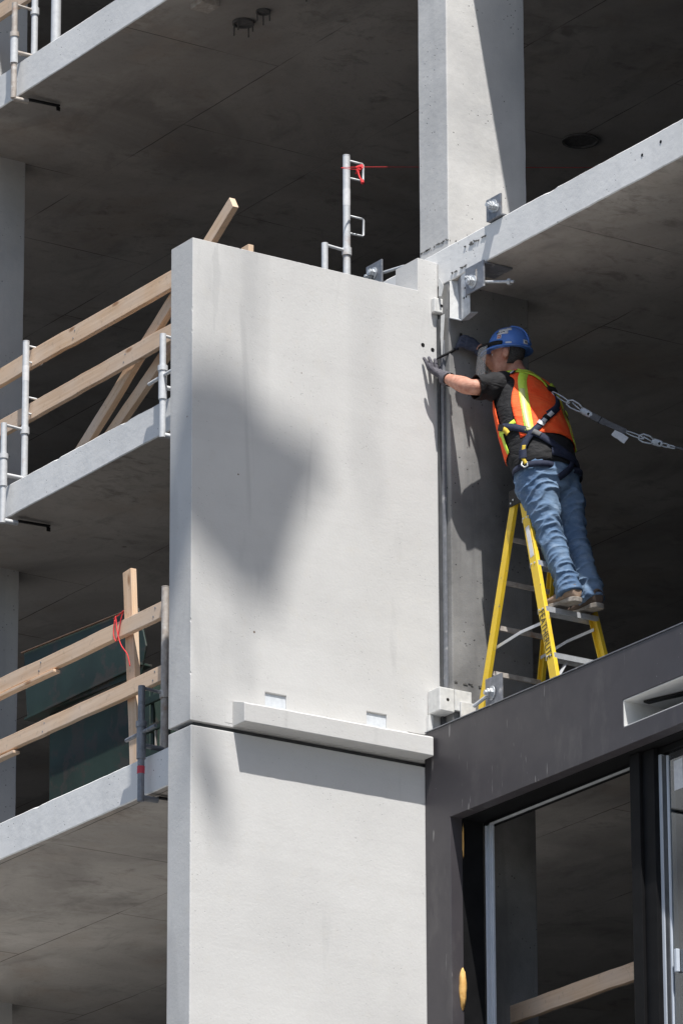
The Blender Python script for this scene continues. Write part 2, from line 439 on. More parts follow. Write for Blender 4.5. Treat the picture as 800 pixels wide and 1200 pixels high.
for z in FL:
    slab(-34, 12, 0, 13, z, .248 if z > 17 and z < 18 else TH)
slab(-12, -.262, -1.272, .02, 11.123, .2355)          # the balcony slab left of the panels

def column(x0, x1, y0, y1, z0, z1, mat='column'):
    bm = bmesh.new(); n = 40; rings = []
    for i in range(n+1):
        z = z0+(z1-z0)*i/n; e = lambda s: noise.noise((s*7.1, z*6, x0))*.0022
        rings.append([bm.verts.new((x+e(k), y+e(k+.5), z)) for k, (x, y) in enumerate(((x0, y0), (x1, y0), (x1, y1), (x0, y1)))])
    for a, b in zip(rings, rings[1:]):
        for k in range(4): bm.faces.new((a[k], a[(k+1) % 4], b[(k+1) % 4], b[k]))
    return put(obj('column', bm, mat, None, False, .006), bld)
for zb, zt in zip(FL, FL[1:]):
    th = .248 if 17 < zt < 18 else TH
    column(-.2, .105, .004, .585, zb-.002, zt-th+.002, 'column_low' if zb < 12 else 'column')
    for X in (-12.4, -18.6): column(X, X+.305, .06, .66, zb-.002, zt-th+.002)
    column(-6.385, -6.08, .06, .655, zb-.002, zt-th+.002)
    column(6.1, 6.4, .06, .66, zb-.002, zt-th+.002)
    for X in (-15, -9, -3.2, 3): column(X, X+.5, 6.2, 6.9, zb-.002, zt-th+.002)
for zb, zt in zip(FL, FL[1:]):
    th = .248 if 17 < zt < 18 else TH
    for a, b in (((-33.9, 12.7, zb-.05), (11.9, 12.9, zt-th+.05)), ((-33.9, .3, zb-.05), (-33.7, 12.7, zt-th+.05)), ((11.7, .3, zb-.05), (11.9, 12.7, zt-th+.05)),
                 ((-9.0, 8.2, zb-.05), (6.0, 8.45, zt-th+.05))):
        box('light_block_wall', a, b, 'wall', bld, 0)  # dark walls added to keep daylight out of the open floors
# lower storeys are closed by a plain wall
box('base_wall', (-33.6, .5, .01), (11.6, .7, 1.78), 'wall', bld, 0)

# marks cast into the soffits: conduit boxes with pins and a blind hole
def sleeve(x, y, z, r, pins):
    bm = bmesh.new(); n = 20
    o = [bm.verts.new((x+cos(2*pi*k/n)*r, y+sin(2*pi*k/n)*r, z-.003)) for k in range(n)]
    o2 = [bm.verts.new((x+cos(2*pi*k/n)*r, y+sin(2*pi*k/n)*r, z-.018)) for k in range(n)]
    i2 = [bm.verts.new((x+cos(2*pi*k/n)*r*.86, y+sin(2*pi*k/n)*r*.86, z-.018)) for k in range(n)]
    i1 = [bm.verts.new((x+cos(2*pi*k/n)*r*.86, y+sin(2*pi*k/n)*r*.86, z-.004)) for k in range(n)]
    for k in range(n):
        q = (k+1) % n
        bm.faces.new((o[k], o[q], o2[q], o2[k])); bm.faces.new((o2[k], o2[q], i2[q], i2[k])); bm.faces.new((i2[k], i2[q], i1[q], i1[k]))
    bm.faces.new(i1)
    for k in range(pins):
        a = 2*pi*k/pins+.5; tube(bm, [(x+cos(a)*r*.93, y+sin(a)*r*.93, z-.006), (x+cos(a)*r*.95, y+sin(a)*r*.95, z-.085)], .005, 6)
    put(obj('conduit_box', bm, 'pitdark'), bld)
sleeve(-3.16, .62, 17.009, .075, 4); sleeve(-2.93, .63, 17.009, .05, 3); sleeve(-2.45, .66, 17.009, .05, 3); sleeve(-3.6, 3.7, 17.009, .13, 0)
box('timber_offcut', (-3.09, .16, 16.965), (-2.95, .3, 17.007), 'rusty', bld)
# form-tie holes in the slab edge
for x, z in ((2.07, 14.10), (2.25, 14.12)):
    tubeo('tie_hole', [(x, -.0015, z), (x, .02, z)], .010, 'black', bld, 10)
def flecks(ax, c, a0, a1, z, n, seed):
    rnd = random.Random(seed); bm = bmesh.new()
    for _ in range(n):
        a = rnd.uniform(a0, a1); w = rnd.uniform(.002, .009); h = rnd.uniform(.001, .0025); zz = z+rnd.gauss(0, .004); e = .0012
        if rnd.random() < .12: w *= 1.6; h *= 2.0
        if ax == 'y': bx(bm, (a-w, c-e, zz-h), (a+w, c+.004, zz+h))
        else: bx(bm, (c-.004, a-w, zz-h), (c+e, a+w, zz+h))
    tag(put(obj('pour_joint', bm, 'pitdark'), bld), kind='stuff')
flecks('y', .002, -.19, .10, 14.236, 34, 1); flecks('x', .107, .01, .16, 14.232, 16, 2); flecks('x', .107, .02, .30, 11.455, 40, 3)
flecks('y', -.0045, .28, .52, 14.125, 26, 4); flecks('y', -.0045, .15, .30, 14.0, 14, 5)
# steel strip in the joint between column and panel
box('joint_strip', (.012, -.022, 11.2), (.034, .003, 13.74), 'rubber', bld, .001)
box('joint_strip', (.036, -.014, 11.3), (.062, .002, 13.60), 'plate', bld, .001)

# ------------------------------------------------------------------ the two precast panels
def panel(name, prof, x0, x1, label):
    """flat panel: outline in (y, z), with a softly worn arris"""
    bm = bmesh.new()
    a = [bm.verts.new((x0, y, z)) for y, z in prof]; b = [bm.verts.new((x1, y, z)) for y, z in prof]
    bm.faces.new(a[::-1]); bm.faces.new(b); n = len(prof)
    for k in range(n): bm.faces.new((a[k], a[(k+1) % n], b[(k+1) % n], b[k]))
    return tag(obj(name, bm, 'precast'), label, 'wall panel')
up_p = panel('precast_panel', [(-1.737, 10.965), (-.006, 10.965), (-.006, 14.112), (-.148, 14.118), (-.150, 13.908), (-1.737, 13.908)], -.237, 0,
             'tall pale precast concrete panel with a ledge that the worker is fixing')
cut(up_p, [((-.013, -1.232, 11.125), (.05, -1.086, 11.213)), ((-.013, -.532, 11.128), (.05, -.392, 11.212)), ((-.03, -.246, 11.116), (.05, -.07, 11.132))])
b = up_p.modifiers.new('bevel', 'BEVEL'); b.width = .007; b.segments = 3; b.limit_method = 'ANGLE'
def ledge():
    bm = bmesh.new(); ys = [-1.452+(-.150+1.452)*i/40 for i in range(41)]; R = []
    for y in ys:
        e = noise.noise((y*9, 3, 1))*.002+noise.noise((y*30, 3, 1))*.0015
        R.append([bm.verts.new(q) for q in ((.001, y, 10.968), (.121+e, y, 10.970-e), (.124+e*.6, y, 10.975), (.124+e*.6, y, 11.078), (.118+e, y, 11.086+e), (.001, y, 11.122))])
    for p, q in zip(R, R[1:]):
        for k in range(6): bm.faces.new((p[k], p[(k+1) % 6], q[(k+1) % 6], q[k]))
    bm.faces.new(R[0][::-1]); bm.faces.new(R[-1]); return put(obj('ledge', bm, 'precast', None, False, .003), up_p)
ledge()
box('patch', (-.01, -1.503, 10.985), (.0015, -1.453, 11.128), 'precast', up_p, .001)
for y0, y1 in ((-1.231, -1.087), (-.531, -.393)): box('pocket_plate', (-.0128, y0, 11.126), (-.0105, y1, 11.205), 'pale', up_p, 0)
for y, z in ((-.116, 13.565), (-.046, 13.548)):
    tubeo('lifting_hole', [(-.02, y, z), (.0015, y, z)], .013, 'black', up_p, 12)
lo_p = panel('precast_panel', [(-1.732, 7.93), (-.006, 7.93), (-.006, 10.937), (-1.732, 10.937)], -.248, 0,
             'pale precast concrete panel below the ledge, beside the dark window wall')
b = lo_p.modifiers.new('bevel', 'BEVEL'); b.width = .007; b.segments = 3; b.limit_method = 'ANGLE'
box('joint_seal', (-.20, -1.69, 10.932), (-.03, -.02, 10.97), 'rubber', lo_p, 0)


def chip(par, n, seed, zr, yr):
    """small broken-out bits along the outer arris and the top edge"""
    rnd = random.Random(seed); applied(par); bm = bmesh.new()
    for i in range(n):
        k = rnd.uniform(.5, 1.3); z = rnd.uniform(*zr)
        c = V((.003, yr[0]-.003, z)) if i % 3 else V((.003, rnd.uniform(*yr), zr[1]+.006))
        rr = V((.008, .008, .016))*k if i % 3 else V((.008, .02, .008))*k
        t = bmesh.new(); bmesh.ops.create_icosphere(t, subdivisions=2, radius=1)
        vs = {v: bm.verts.new([c[j]+v.co[j]*rr[j]*(1+.45*noise.noise(v.co*2+V((z, i, 0)))) for j in range(3)]) for v in t.verts}
        for f in t.faces: bm.faces.new([vs[v] for v in f.verts])
        t.free()
    t = obj('cutter', bm, None); m = par.modifiers.new('cut', 'BOOLEAN'); m.object = t; m.operation = 'DIFFERENCE'; m.solver = 'EXACT'
    applied(par); bpy.data.objects.remove(t)
chip(up_p, 26, 4, (10.99, 13.905), (-1.737, -.2)); chip(lo_p, 20, 9, (9.25, 10.934), (-1.732, -.2))

# ------------------------------------------------------------------ dark window wall, lower right
ww = empty('window_wall', (2.5, -.1, 8.2), 'charcoal clad window wall with a slot and open dark window', 'window wall')
XE = 5.8
o = obj('cladding', bx(bmesh.new(), (.004, -.13, 8.07), (XE, -.045, 11.137)), 'clad')
cut(o, [((.257, -.3, 8.85), (XE-.3, .1, 10.575)), ((1.952, -.3, 10.685), (3.9, .1, 10.846))])
put(o, ww); b = o.modifiers.new('bevel', 'BEVEL'); b.width = .003; b.segments = 2; b.limit_method = 'ANGLE'
box('coping', (.01, -.134, 11.139), (XE, -.02, 11.145), 'plate', ww, .001)
# lined slot
box('slot_lining', (1.9535, -.127, 10.693), (1.959, .19, 10.839), 'white', ww, 0)
box('slot_lining', (1.9535, -.126, 10.8392), (3.898, .19, 10.8448), 'white', ww)
box('slot_lining', (1.9535, -.126, 10.6865), (3.898, .19, 10.6925), 'white', ww)
box('slot_lining', (1.9535, .191, 10.675), (3.92, .2, 10.855), 'rubber', ww)
plank('slot_wedge', (2.02, -.02, 10.833), (2.45, .10, 10.829), .05, .012, (0, 0, 1), ww, 'black')
# black frame set back in the opening
box('frame_jamb', (.19, -.044, 8.3), (.259, .10, 10.58), 'frame', ww)
box('frame_head', (.26, -.044, 10.571), (XE-.3, .10, 10.64), 'frame', ww)
box('back_jamb', (.05, -.044, 8.3), (.188, .02, 10.9), 'wall', ww, 0)
box('track', (.262, .112, 8.3), (.335, .125, 10.552), 'blind', ww, .001)
box('track', (.275, .100, 8.3), (.283, .1115, 10.551), 'blind', ww, .001)
box('track', (.312, .102, 8.3), (.322, .1115, 10.551), 'blind', ww, .001)
box('head_track', (.336, .09, 10.543), (1.84, .11, 10.552), 'alu', ww, .001)
box('head_filler', (.262, .101, 10.553), (XE-.3, .16, 10.70), 'frame', ww, 0)
# mullion
box('mullion', (1.84, -.01, 8.3), (1.93, .10, 10.569), 'frame', ww, .003)
box('mullion', (1.932, .01, 8.3), (2.04, .10, 10.568), 'frame', ww, .003)
box('sash', (2.042, .04, 8.3), (2.066, .09, 10.53), 'blind', ww, .001)
box('sash', (2.068, .045, 8.3), (2.098, .085, 10.52), 'rubber', ww, .001)
box('sash', (2.042, .04, 10.532), (XE-.4, .09, 10.567), 'frame', ww, .001)
box('sash_edge', (2.1, .05, 8.3), (2.112, .08, 10.515), 'blind', ww, .001)
box('glass_pane', (2.113, .06, 8.3), (XE-.42, .068, 10.53), 'glass', ww, 0)
box('sticker', (2.16, .0575, 10.30), (2.24, .0595, 10.47), 'label', ww, 0)
plank('sticker', (2.19, .075, 10.19), (2.28, .075, 10.22), .004, .07, (0, 0, 1), ww, 'label')
box('sash_handle', (2.15, .035, 9.27), (2.175, .059, 9.40), 'blind', ww, .004)
# expanding foam that oozed out at the jamb
def blob(name, c, r, mat, parent, seed=0, amp=.3):
    bm = bmesh.new(); bmesh.ops.create_icosphere(bm, subdivisions=3, radius=1)
    for v in bm.verts:
        k = 1+amp*noise.noise(v.co*2.2+V((seed, 0, 0)))
        v.co = V((v.co.x*r[0]*k+c[0], v.co.y*r[1]*k+c[1], v.co.z*r[2]*k+c[2]))
    return put(obj(name, bm, mat, None, True), parent)
blob('foam', (.262, -.058, 9.565), (.022, .022, .115), 'foam', ww, 3)
blob('foam', (.262, -.044, 10.44), (.005, .005, .09), 'foam', ww, 8, .6)

# timber rail across the open window and its post
t = plank('timber_rail', (-.6, .40, 9.503), (4.2, .40, 9.515), .038, .105)
tag(t, 'timber guard rail across the open window behind the dark frame', 'timber rail')

# ------------------------------------------------------------------ guard posts clamped to slab edges
def guard_post(x, ye, zt, zb, label, group='clamped steel guard posts', inner=True, outer=True, loops=True, mi='scaf', mo='scaf', hgt=1.035, cross=False, dxo=0.):
    r = empty('guard_post', (x, ye+.1, zt), label, 'guard post', group)
    if inner:
        tubeo('upright', [(x, ye+.1, zt+.004), (x, ye+.1, zt+hgt)], .0235, mi, r, 16)
        tubeo('end_cap', [(x, ye+.1, zt+hgt+.001), (x, ye+.1, zt+hgt+.006)], .0245, mi, r, 16)
        if loops:
            for h in (1.01, .64):
                bm = bmesh.new()
                yy = ye+.1; tube(bm, [(x, yy+.02, zt+h), (x, yy+.118, zt+h), (x, yy+.126, zt+h-.008), (x, yy+.126, zt+h-.108), (x, yy+.118, zt+h-.116), (x, yy+.02, zt+h-.116)], .007, 8)
                put(obj('rail_holder', bm, mi, None, True), r)
    if outer:
        xo = x+dxo
        tubeo('clamp_tube', [(xo, ye-.06, zt-.29), (xo, ye-.06, zt+.02)], .021, mo, r, 14)
        tubeo('clamp_tube', [(xo, ye-.06, zt+.16), (xo, ye-.06, zt+.42)], .021, mo, r, 14)
        tubeo('clamp_sleeve', [(xo, ye-.06, zt-.03), (xo, ye-.06, zt+.17)], .0275, 'scaf' if mo != 'plate' else mo, r, 14)
        tubeo('clamp_collar', [(xo, ye-.06, zt+.165), (xo, ye-.06, zt+.20)], .033, mo, r, 14)
        tubeo('clamp_arm', [(xo, ye-.06, zt+.41), (x, ye+.1, zt+.40)], .010, mo, r, 10)
        tubeo('clamp_arm', [(xo, ye-.06, zt+.055), (xo+.01, ye+.18, zt+.05)], .015, mo, r, 10)
        tubeo('clamp_foot', [(xo, ye-.06, zb-.045), (xo+.01, ye+.05, zb-.047)], .018, mo, r, 10)
        beamo('clamp_foot', (xo+.01, ye+.05, zb-.03), (xo+.01, ye+.30, zb-.022), .03, .012, 'black', r)
        beamo('clamp_foot', (xo+.01, ye+.292, zb-.06), (xo+.01, ye+.292, zb-.03), .03, .008, 'black', r, (1, 0, 0))
        tubeo('collar', [(x, ye+.1, zt+.37), (x, ye+.1, zt+.42)], .031, mi, r, 14)
        if cross: tubeo('cross_handle', [(xo-.17, ye-.06, zt+.125), (xo+.16, ye-.06, zt+.135)], .012, mo, r, 10)
    return r
Z1, Z1b = 14.19, 13.962
guard_post(-5.08, 0, Z1, Z1b, 'steel guard post left of the crossed timber braces', dxo=-.005)
guard_post(-3.05, 0, Z1, Z1b, 'steel guard post with cross handle half hidden by the pale panel', inner=True, loops=True, cross=True, hgt=.9)
guard_post(-1.142, 0, Z1, Z1b, 'steel guard post with red string above the pale panel', dxo=-.005)
guard_post(-5.03, 0, 17.257, 17.009, 'white guard post with clamp on the topmost slab at upper left', mo='rusty')
guard_post(-1.195, -1.272, 11.12, 10.898, 'guard post darkened for shade beside the pale panel on the lowest balcony', mi='rusty', mo='plate', loops=False, hgt=1.06, cross=True)  # clamp steel coloured darker to paint the panel's shadow on it
pp = empty('steel_prop', (-4.74, .1, 17.257), 'thick white steel prop standing on the topmost slab', 'prop')
tubeo('tube', [(-4.74, .1, 17.265), (-4.74, .1, 19.8)], .034, 'scaf', pp, 18)
tubeo('collar', [(-4.74, .1, 18.6), (-4.74, .1, 18.72)], .044, 'scaf', pp, 18)
box('base_plate', (-4.80, .04, 17.259), (-4.68, .16, 17.266), 'scaf', pp)
# stickers on uprights
for (x, z) in ((-5.08, 15.0), (-1.142, 14.95)):
    tubeo('maker_sticker', [(x, .1, z-.06), (x, .1, z+.05)], .0242, 'label', bpy.data.objects['guard_post' if x < -5 else 'guard_post.002'], 16)

# ------------------------------------------------------------------ unseen wall added right of the frame to block sky light on the worker's floor
sky_block = empty('window_wall', (4.4, .02, 11.15), 'unseen charcoal wall added beyond the worker on the right to block sky light', 'window wall')
box('spandrel', (2.56, -.02, 11.15), (6.0, .03, 11.6), 'clad', sky_block); box('head', (2.56, -.02, 13.6), (6.0, .03, 13.95), 'clad', sky_block)
for x in (2.56, 3.8, 4.9, 5.9): box('mullion', (x, -.018, 11.602), (x+.1, .028, 13.598), 'frame', sky_block)
for x, x2 in ((2.662, 3.798), (3.902, 4.898), (5.002, 5.898)): box('glass_pane', (x, .0, 11.602), (x2, .008, 13.598), 'rubber', sky_block, 0)

# ------------------------------------------------------------------ timber rails and braces
G = 'timber guard rails'
def rail(a, b, label, h=.13, th=.038, group=G):
    return tag(plank('timber_rail', a, b, th, h), label, 'timber rail', group)
rail((-8.6, .165, 15.125), (-2.85, .165, 15.112), 'upper timber rail left of the tall pale panel', .125)
rail((-8.2, .165, 14.742), (-2.1, .165, 14.738), 'lower timber rail left of the tall pale panel crossing the braces', .118)
rail((-8.0, .165, 17.885), (-5.0, .165, 17.875), 'timber rail end on the topmost slab at the upper left corner', .115)
rail((-6.2, -1.137, 12.105), (-1.225, -1.137, 12.068), 'upper timber rail of the lowest balcony in front of green bin', .10)
rail((-6.0, -1.137, 11.69), (-1.225, -1.137, 11.669), 'lower timber rail of the lowest balcony in front of green bin', .095)
tag(plank('timber_batten', (-5.3, -1.145, 12.025), (-2.5, -1.145, 12.005), .05, .02), 'thin batten under the upper balcony timber rail', 'batten')
tag(plank('timber_batten', (-5.0, -1.145, 11.617), (-2.98, -1.145, 11.607), .05, .02), 'thin batten under the lower balcony timber rail', 'batten')
t = plank('timber_post', (-1.652, -1.085, 11.125), (-1.752, -1.085, 12.455), .04, .095, (1, 0, 0)); tag(t, 'upright timber post tied with pink string beside green bin', 'timber post')
t = plank('timber_brace', (-4.68, .235, 14.24), (-2.64, .22, 15.448), .09, .045, (0, 1, 0)); tag(t, 'long leaning timber brace whose top end shows above the pale panel', 'timber brace', 'leaning timber braces')
t = plank('timber_brace', (-4.52, .30, 14.24), (-2.96, .285, 15.01), .09, .045, (0, 1, 0)); tag(t, 'lower leaning timber brace under the longer one', 'timber brace', 'leaning timber braces')
t = plank('timber_offcut', (-2.60, .3, 14.2), (-2.60, .3, 15.145), .04, .09, (1, 0, 0)); tag(t, 'tip of a timber stud just above the pale panel top', 'timber stud')
for rl, (a, b) in zip([o for o in bpy.data.objects if o.name.startswith('timber_rail')][1:], ((-8.6, .125), (-8.2, .118), (-8., .115), (-6.2, .1), (-6., .095))):
    L_ = max(v.co.x for v in rl.data.vertices)
    for k in range(3):
        x = L_-.12-k*L_*.27
        for z in (-.025, .025):
            t = obj('nail_head', tube(bmesh.new(), [(x+z*.4, -.0175, z), (x+z*.4, -.0215, z)], .006, 8), 'plate'); t.parent = rl
            t2 = obj('nail_head', tube(bmesh.new(), [(x+z*.4, .0175, z), (x+z*.4, .0215, z)], .006, 8), 'plate'); t2.parent = rl
# strings
def rope(name, pts, r, mat, label=None, cat=None, parent=None):
    P = [V(p) for p in pts]; Q = []
    for i in range(len(P)-1):
        a, b, c, d = P[max(i-1, 0)], P[i], P[i+1], P[min(i+2, len(P)-1)]
        for k in range(6):
            t = k/6; Q.append(.5*((2*b)+(c-a)*t+(2*a-5*b+4*c-d)*t*t+(3*b-a-3*c+d)*t**3))
    Q.append(P[-1]); o = obj(name, tube(bmesh.new(), Q, r, 6), mat, None, True)
    if parent: put(o, parent)
    return tag(o, label, cat)
knot = [( -.992, .095, 15.10), (-.99, .08, 15.085), (-.99, .11, 15.07), (-.992, .085, 15.095), (-.985, .105, 15.105)]
s = rope('red_string', [(-.99, .09, 15.08), (-.99, .095, 15.10), (-1.406, 2.2, 15.708), (-1.7, 3.7, 16.15), (-2.1, 5.6, 16.7)], .0022, 'red', 'thin red string tied to the guard post and running right', 'string')
for k in range(6):
    a = random.uniform(-1, 1); rope('string_knot', [(-.99-.02*random.random(), .08, 15.08+.03*a), (-.985, .112, 15.10+.02*random.random()), (-1.0+.05*random.random(), .09, 15.06+.04*random.random())], .006, 'red', parent=s)
rope('string_tail', [(-.985, .08, 15.07), (-.975, .085, 15.03), (-.955, .09, 14.99)], .006, 'red', parent=s)
rope('string_tail', [(-.955, .09, 15.0), (-.945, .09, 14.975)], .012, 'red', parent=s)
s = rope('pink_string', [(-1.78, -1.163, 12.16), (-1.75, -1.168, 12.05), (-1.71, -1.166, 11.96), (-1.64, -1.163, 11.88), (-1.61, -1.162, 11.80)], .0036, 'red', 'pink string hanging from upright timber post on the lowest balcony', 'string')
rope('string_loop', [(-1.79, -1.163, 12.14), (-1.80, -1.165, 12.05), (-1.76, -1.165, 12.0), (-1.72, -1.163, 12.12), (-1.70, -1.16, 12.165)], .0036, 'red', parent=s)
rope('string_loop', [(-1.80, -1.163, 12.15), (-1.69, -1.163, 12.17)], .0036, 'red', parent=s)
tag(tubeo('red_tape', [(-1.197, -1.332, 11.0), (-1.195, -1.332, 11.045)], .0235, 'redp'), 'red tape wrapped round the shade-darkened clamp tube', 'tape')

# ------------------------------------------------------------------ green steel bin on the balcony
gb = empty('waste_bin', (-2.85, -.5, 11.12), 'large dark green steel bin behind the balcony rails', 'waste bin')
def slabpoly(name, pts, th, mat, par):
    """quad sheet with thickness along +y"""
    bm = bmesh.new(); a = [bm.verts.new(p) for p in pts]; b = [bm.verts.new((p[0], p[1]+th, p[2])) for p in pts]; n = len(pts)
    bm.faces.new(a); bm.faces.new(b[::-1])
    for k in range(n): bm.faces.new((a[k], b[k], b[(k+1) % n], a[(k+1) % n]))
    return put(obj(name, bm, mat, None, False, .003), par)
slabpoly('side_sheet', [(-3.45, -.80, 12.0), (-2.08, -.80, 11.93), (-2.02, -.80, 12.10), (-2.12, -.80, 12.37), (-3.50, -.80, 12.44)], .012, 'green', gb)
slabpoly('lower_sheet', [(-3.26, -.74, 11.135), (-2.05, -.74, 11.135), (-2.08, -.74, 11.93), (-3.27, -.74, 11.985)], .012, 'green', gb)
box('side_rail', (-3.46, -.815, 11.985), (-2.06, -.73, 12.0), 'green', gb)
slabpoly('end_sheet', [(-3.27, -.72, 11.135), (-3.255, -.72, 11.135), (-3.255, -.72, 11.98), (-3.27, -.72, 11.98)], .9, 'green', gb)
slabpoly('end_sheet', [(-2.08, -.72, 11.135), (-2.06, -.72, 11.135), (-2.06, -.72, 11.92), (-2.08, -.72, 11.92)], .9, 'green', gb)
box('floor_sheet', (-3.25, -.72, 11.135), (-2.08, .18, 11.15), 'green', gb)
beamo('top_edge', (-3.51, -.81, 12.443), (-2.11, -.81, 12.375), .014, .007, 'rust', gb)
gf = empty('steel_cage', (-1.72, -.9, 11.12), 'small pale green steel cage with slots beside the bin', 'cage')
for z in (11.16, 11.33, 11.50, 11.68): beamo('bar', (-2.0, -.90, z), (-1.2, -.90, z-.01), .02, .045, 'green', gf)
for x in (-1.98, -1.80, -1.62, -1.22): beamo('upright', (x, -.88, 11.125), (x, -.88, 11.74), .018, .03, 'green', gf, (1, 0, 0))
for x in (-1.74, -1.68): beamo('pin', (x, -.895, 11.36), (x, -.895, 11.52), .015, .012, 'rusty', gf, (1, 0, 0))

# ------------------------------------------------------------------ steel fixing brackets
BG = 'steel fixing brackets'
def bolt(par, c, axis, r=.017, length=.07):
    bm = bmesh.new(); c = V(c); ax = V(axis).normalized()
    tube(bm, [c, c+ax*.004], r*1.55, 16); hexnut(bm, c+ax*.004, ax, r, .016); tube(bm, [c-ax*.03, c+ax*length], r*.5, 10)
    hexnut(bm, c+ax*.024, ax, r*.92, .012)
    return put(obj('bolt', bm, 'galv'), par)
def angle_plate(name, x0, x1, y, z0, z1, label, foot=.09, footz=None, mat='plate'):
    r = empty(name, ((x0+x1)/2, y, z0), label, 'bracket', BG)
    box('plate', (x0, y-.006, z0), (x1, y+.006, z1), mat, r)
    fz = z0 if footz is None else footz
    box('foot', (x0, y+.007, fz), (x1, y+.007+foot, fz+.011), mat, r)
    return r
a = angle_plate('angle_bracket', .535, .685, -.012, 14.196, 14.335, 'grey steel bracket on the slab edge at the upper column base')
bolt(a, (.61, -.019, 14.275), (0, -1, 0), .026, .05); bolt(a, (.64, -.019, 14.255), (.1, -1, 0), .018, .06)
a = angle_plate('angle_bracket', -.80, -.63, .02, 14.2, 14.352, 'grey steel bracket just above the pale panel top')
bolt(a, (-.715, .013, 14.285), (0, -1, 0), .024, .04); bolt(a, (-.74, .013, 14.265), (0, -1, 0), .018, .05)
tubeo('threaded_rod', [(-.70, .03, 14.275), (-.45, .06, 14.255)], .01, 'galv', a)
a = angle_plate('angle_bracket', .315, .505, -.016, 13.80, 13.968, 'slotted grey steel bracket hanging under the slab above the worker', .2, 13.949)
box('slot', (.425, -.0235, 13.86), (.437, -.0225, 13.93), 'rusty', a, 0)
bolt(a, (.395, -.023, 13.86), (0, -1, 0), .026, .045); bolt(a, (.37, -.023, 13.885), (.1, -1, 0), .018, .05)
tubeo('threaded_rod', [(.47, .0, 13.84), (.66, .09, 13.80)], .009, 'galv', a)
bm = bmesh.new(); hexnut(bm, (.62, .073, 13.808), (.9, .42, -.2), .02, .02); put(obj('nut', bm, 'galv'), a)
# channel bracket between slab and panel
c = empty('channel_bracket', (.23, .0, 13.67), 'pale steel channel bracket under the slab edge beside the panel', 'bracket', BG)
def quad(name, pts, mat, par, th=.005):
    bm = bmesh.new(); bm.faces.new([bm.verts.new(p) for p in pts]); o = obj(name, bm, mat); m = o.modifiers.new('t', 'SOLIDIFY'); m.thickness = th; m.offset = 0; return put(o, par)
quad('flange', [(.125, -.005, 13.722), (.185, .035, 13.70), (.150, .035, 13.955), (.128, -.005, 13.957)], 'white_steel', c)
quad('web', [(.186, .036, 13.70), (.243, .002, 13.672), (.243, .002, 13.955), (.152, .036, 13.955)], 'plate', c)
quad('web', [(.244, .0, 13.672), (.338, -.004, 13.692), (.338, -.004, 13.955), (.244, .0, 13.955)], 'galv', c)
quad('bottom_lip', [(.122, -.008, 13.722), (.243, -.004, 13.668), (.340, -.008, 13.688), (.340, .05, 13.70), (.243, .05, 13.684), (.13, .05, 13.73)], 'galv', c, .006)
for x, z in ((.275, 13.80), (.30, 13.80), (.288, 13.86)): tubeo('bolt_hole', [(x, -.006, z), (x, -.0045, z)], .007, 'black', c, 10)
# small cast-in box with a hole
def cast_box(x0, x1, y0, y1, z0, z1, label):
    r = empty('anchor_box', ((x0+x1)/2, (y0+y1)/2, z0), label, 'bracket', BG)
    o = box('body', (x0, y0, z0), (x1, y1, z1), 'white_steel', r, .006)
    tubeo('hole', [((x1+.0008), (y0+y1)/2+.005, (z0+z1)/2), (x1-.01, (y0+y1)/2+.005, (z0+z1)/2)], .010, 'black', r)
    return r
cast_box(.002, .04, -.056, .0365, 13.778, 13.872, 'small pale anchor box with a hole at the panel top corner')
s_ = empty('steel_strap', (.06, -.03, 13.4), 'torn pale metal strap hanging in the joint above the gloved hand', 'strap')
slabpoly('strap', [(.050, -.024, 13.62), (.062, -.024, 13.45), (.080, -.024, 13.60), (.098, -.024, 13.752), (.058, -.024, 13.752)], .002, 'white_steel', s_)
slabpoly('strap', [(.045, -.03, 13.88), (.075, -.03, 13.87), (.10, -.03, 13.93), (.05, -.03, 14.0)], .002, 'white_steel', s_)
r = cast_box(.004, .13, -.108, -.002, 11.255, 11.40, 'pale rusty anchor box at the panel foot above the dark cladding')
box('plate', (.108, .0, 11.27), (.132, .118, 11.398), 'white_steel', r, .003); box('plate', (.136, .03, 11.17), (.15, .135, 11.325), 'white_steel', r, .003)
box('side_plate', (.002, -.115, 11.13), (.03, -.085, 11.25), 'white_steel', r)
a = angle_plate('angle_bracket', .405, .57, .03, 11.16, 11.39, 'grey steel bracket with large bolt behind the ladder foot', .06)
bolt(a, (.475, .023, 11.29), (-.2, -1, 0), .028, .05); tubeo('threaded_rod', [(.46, .015, 11.285), (.35, -.02, 11.235)], .011, 'galv', a)

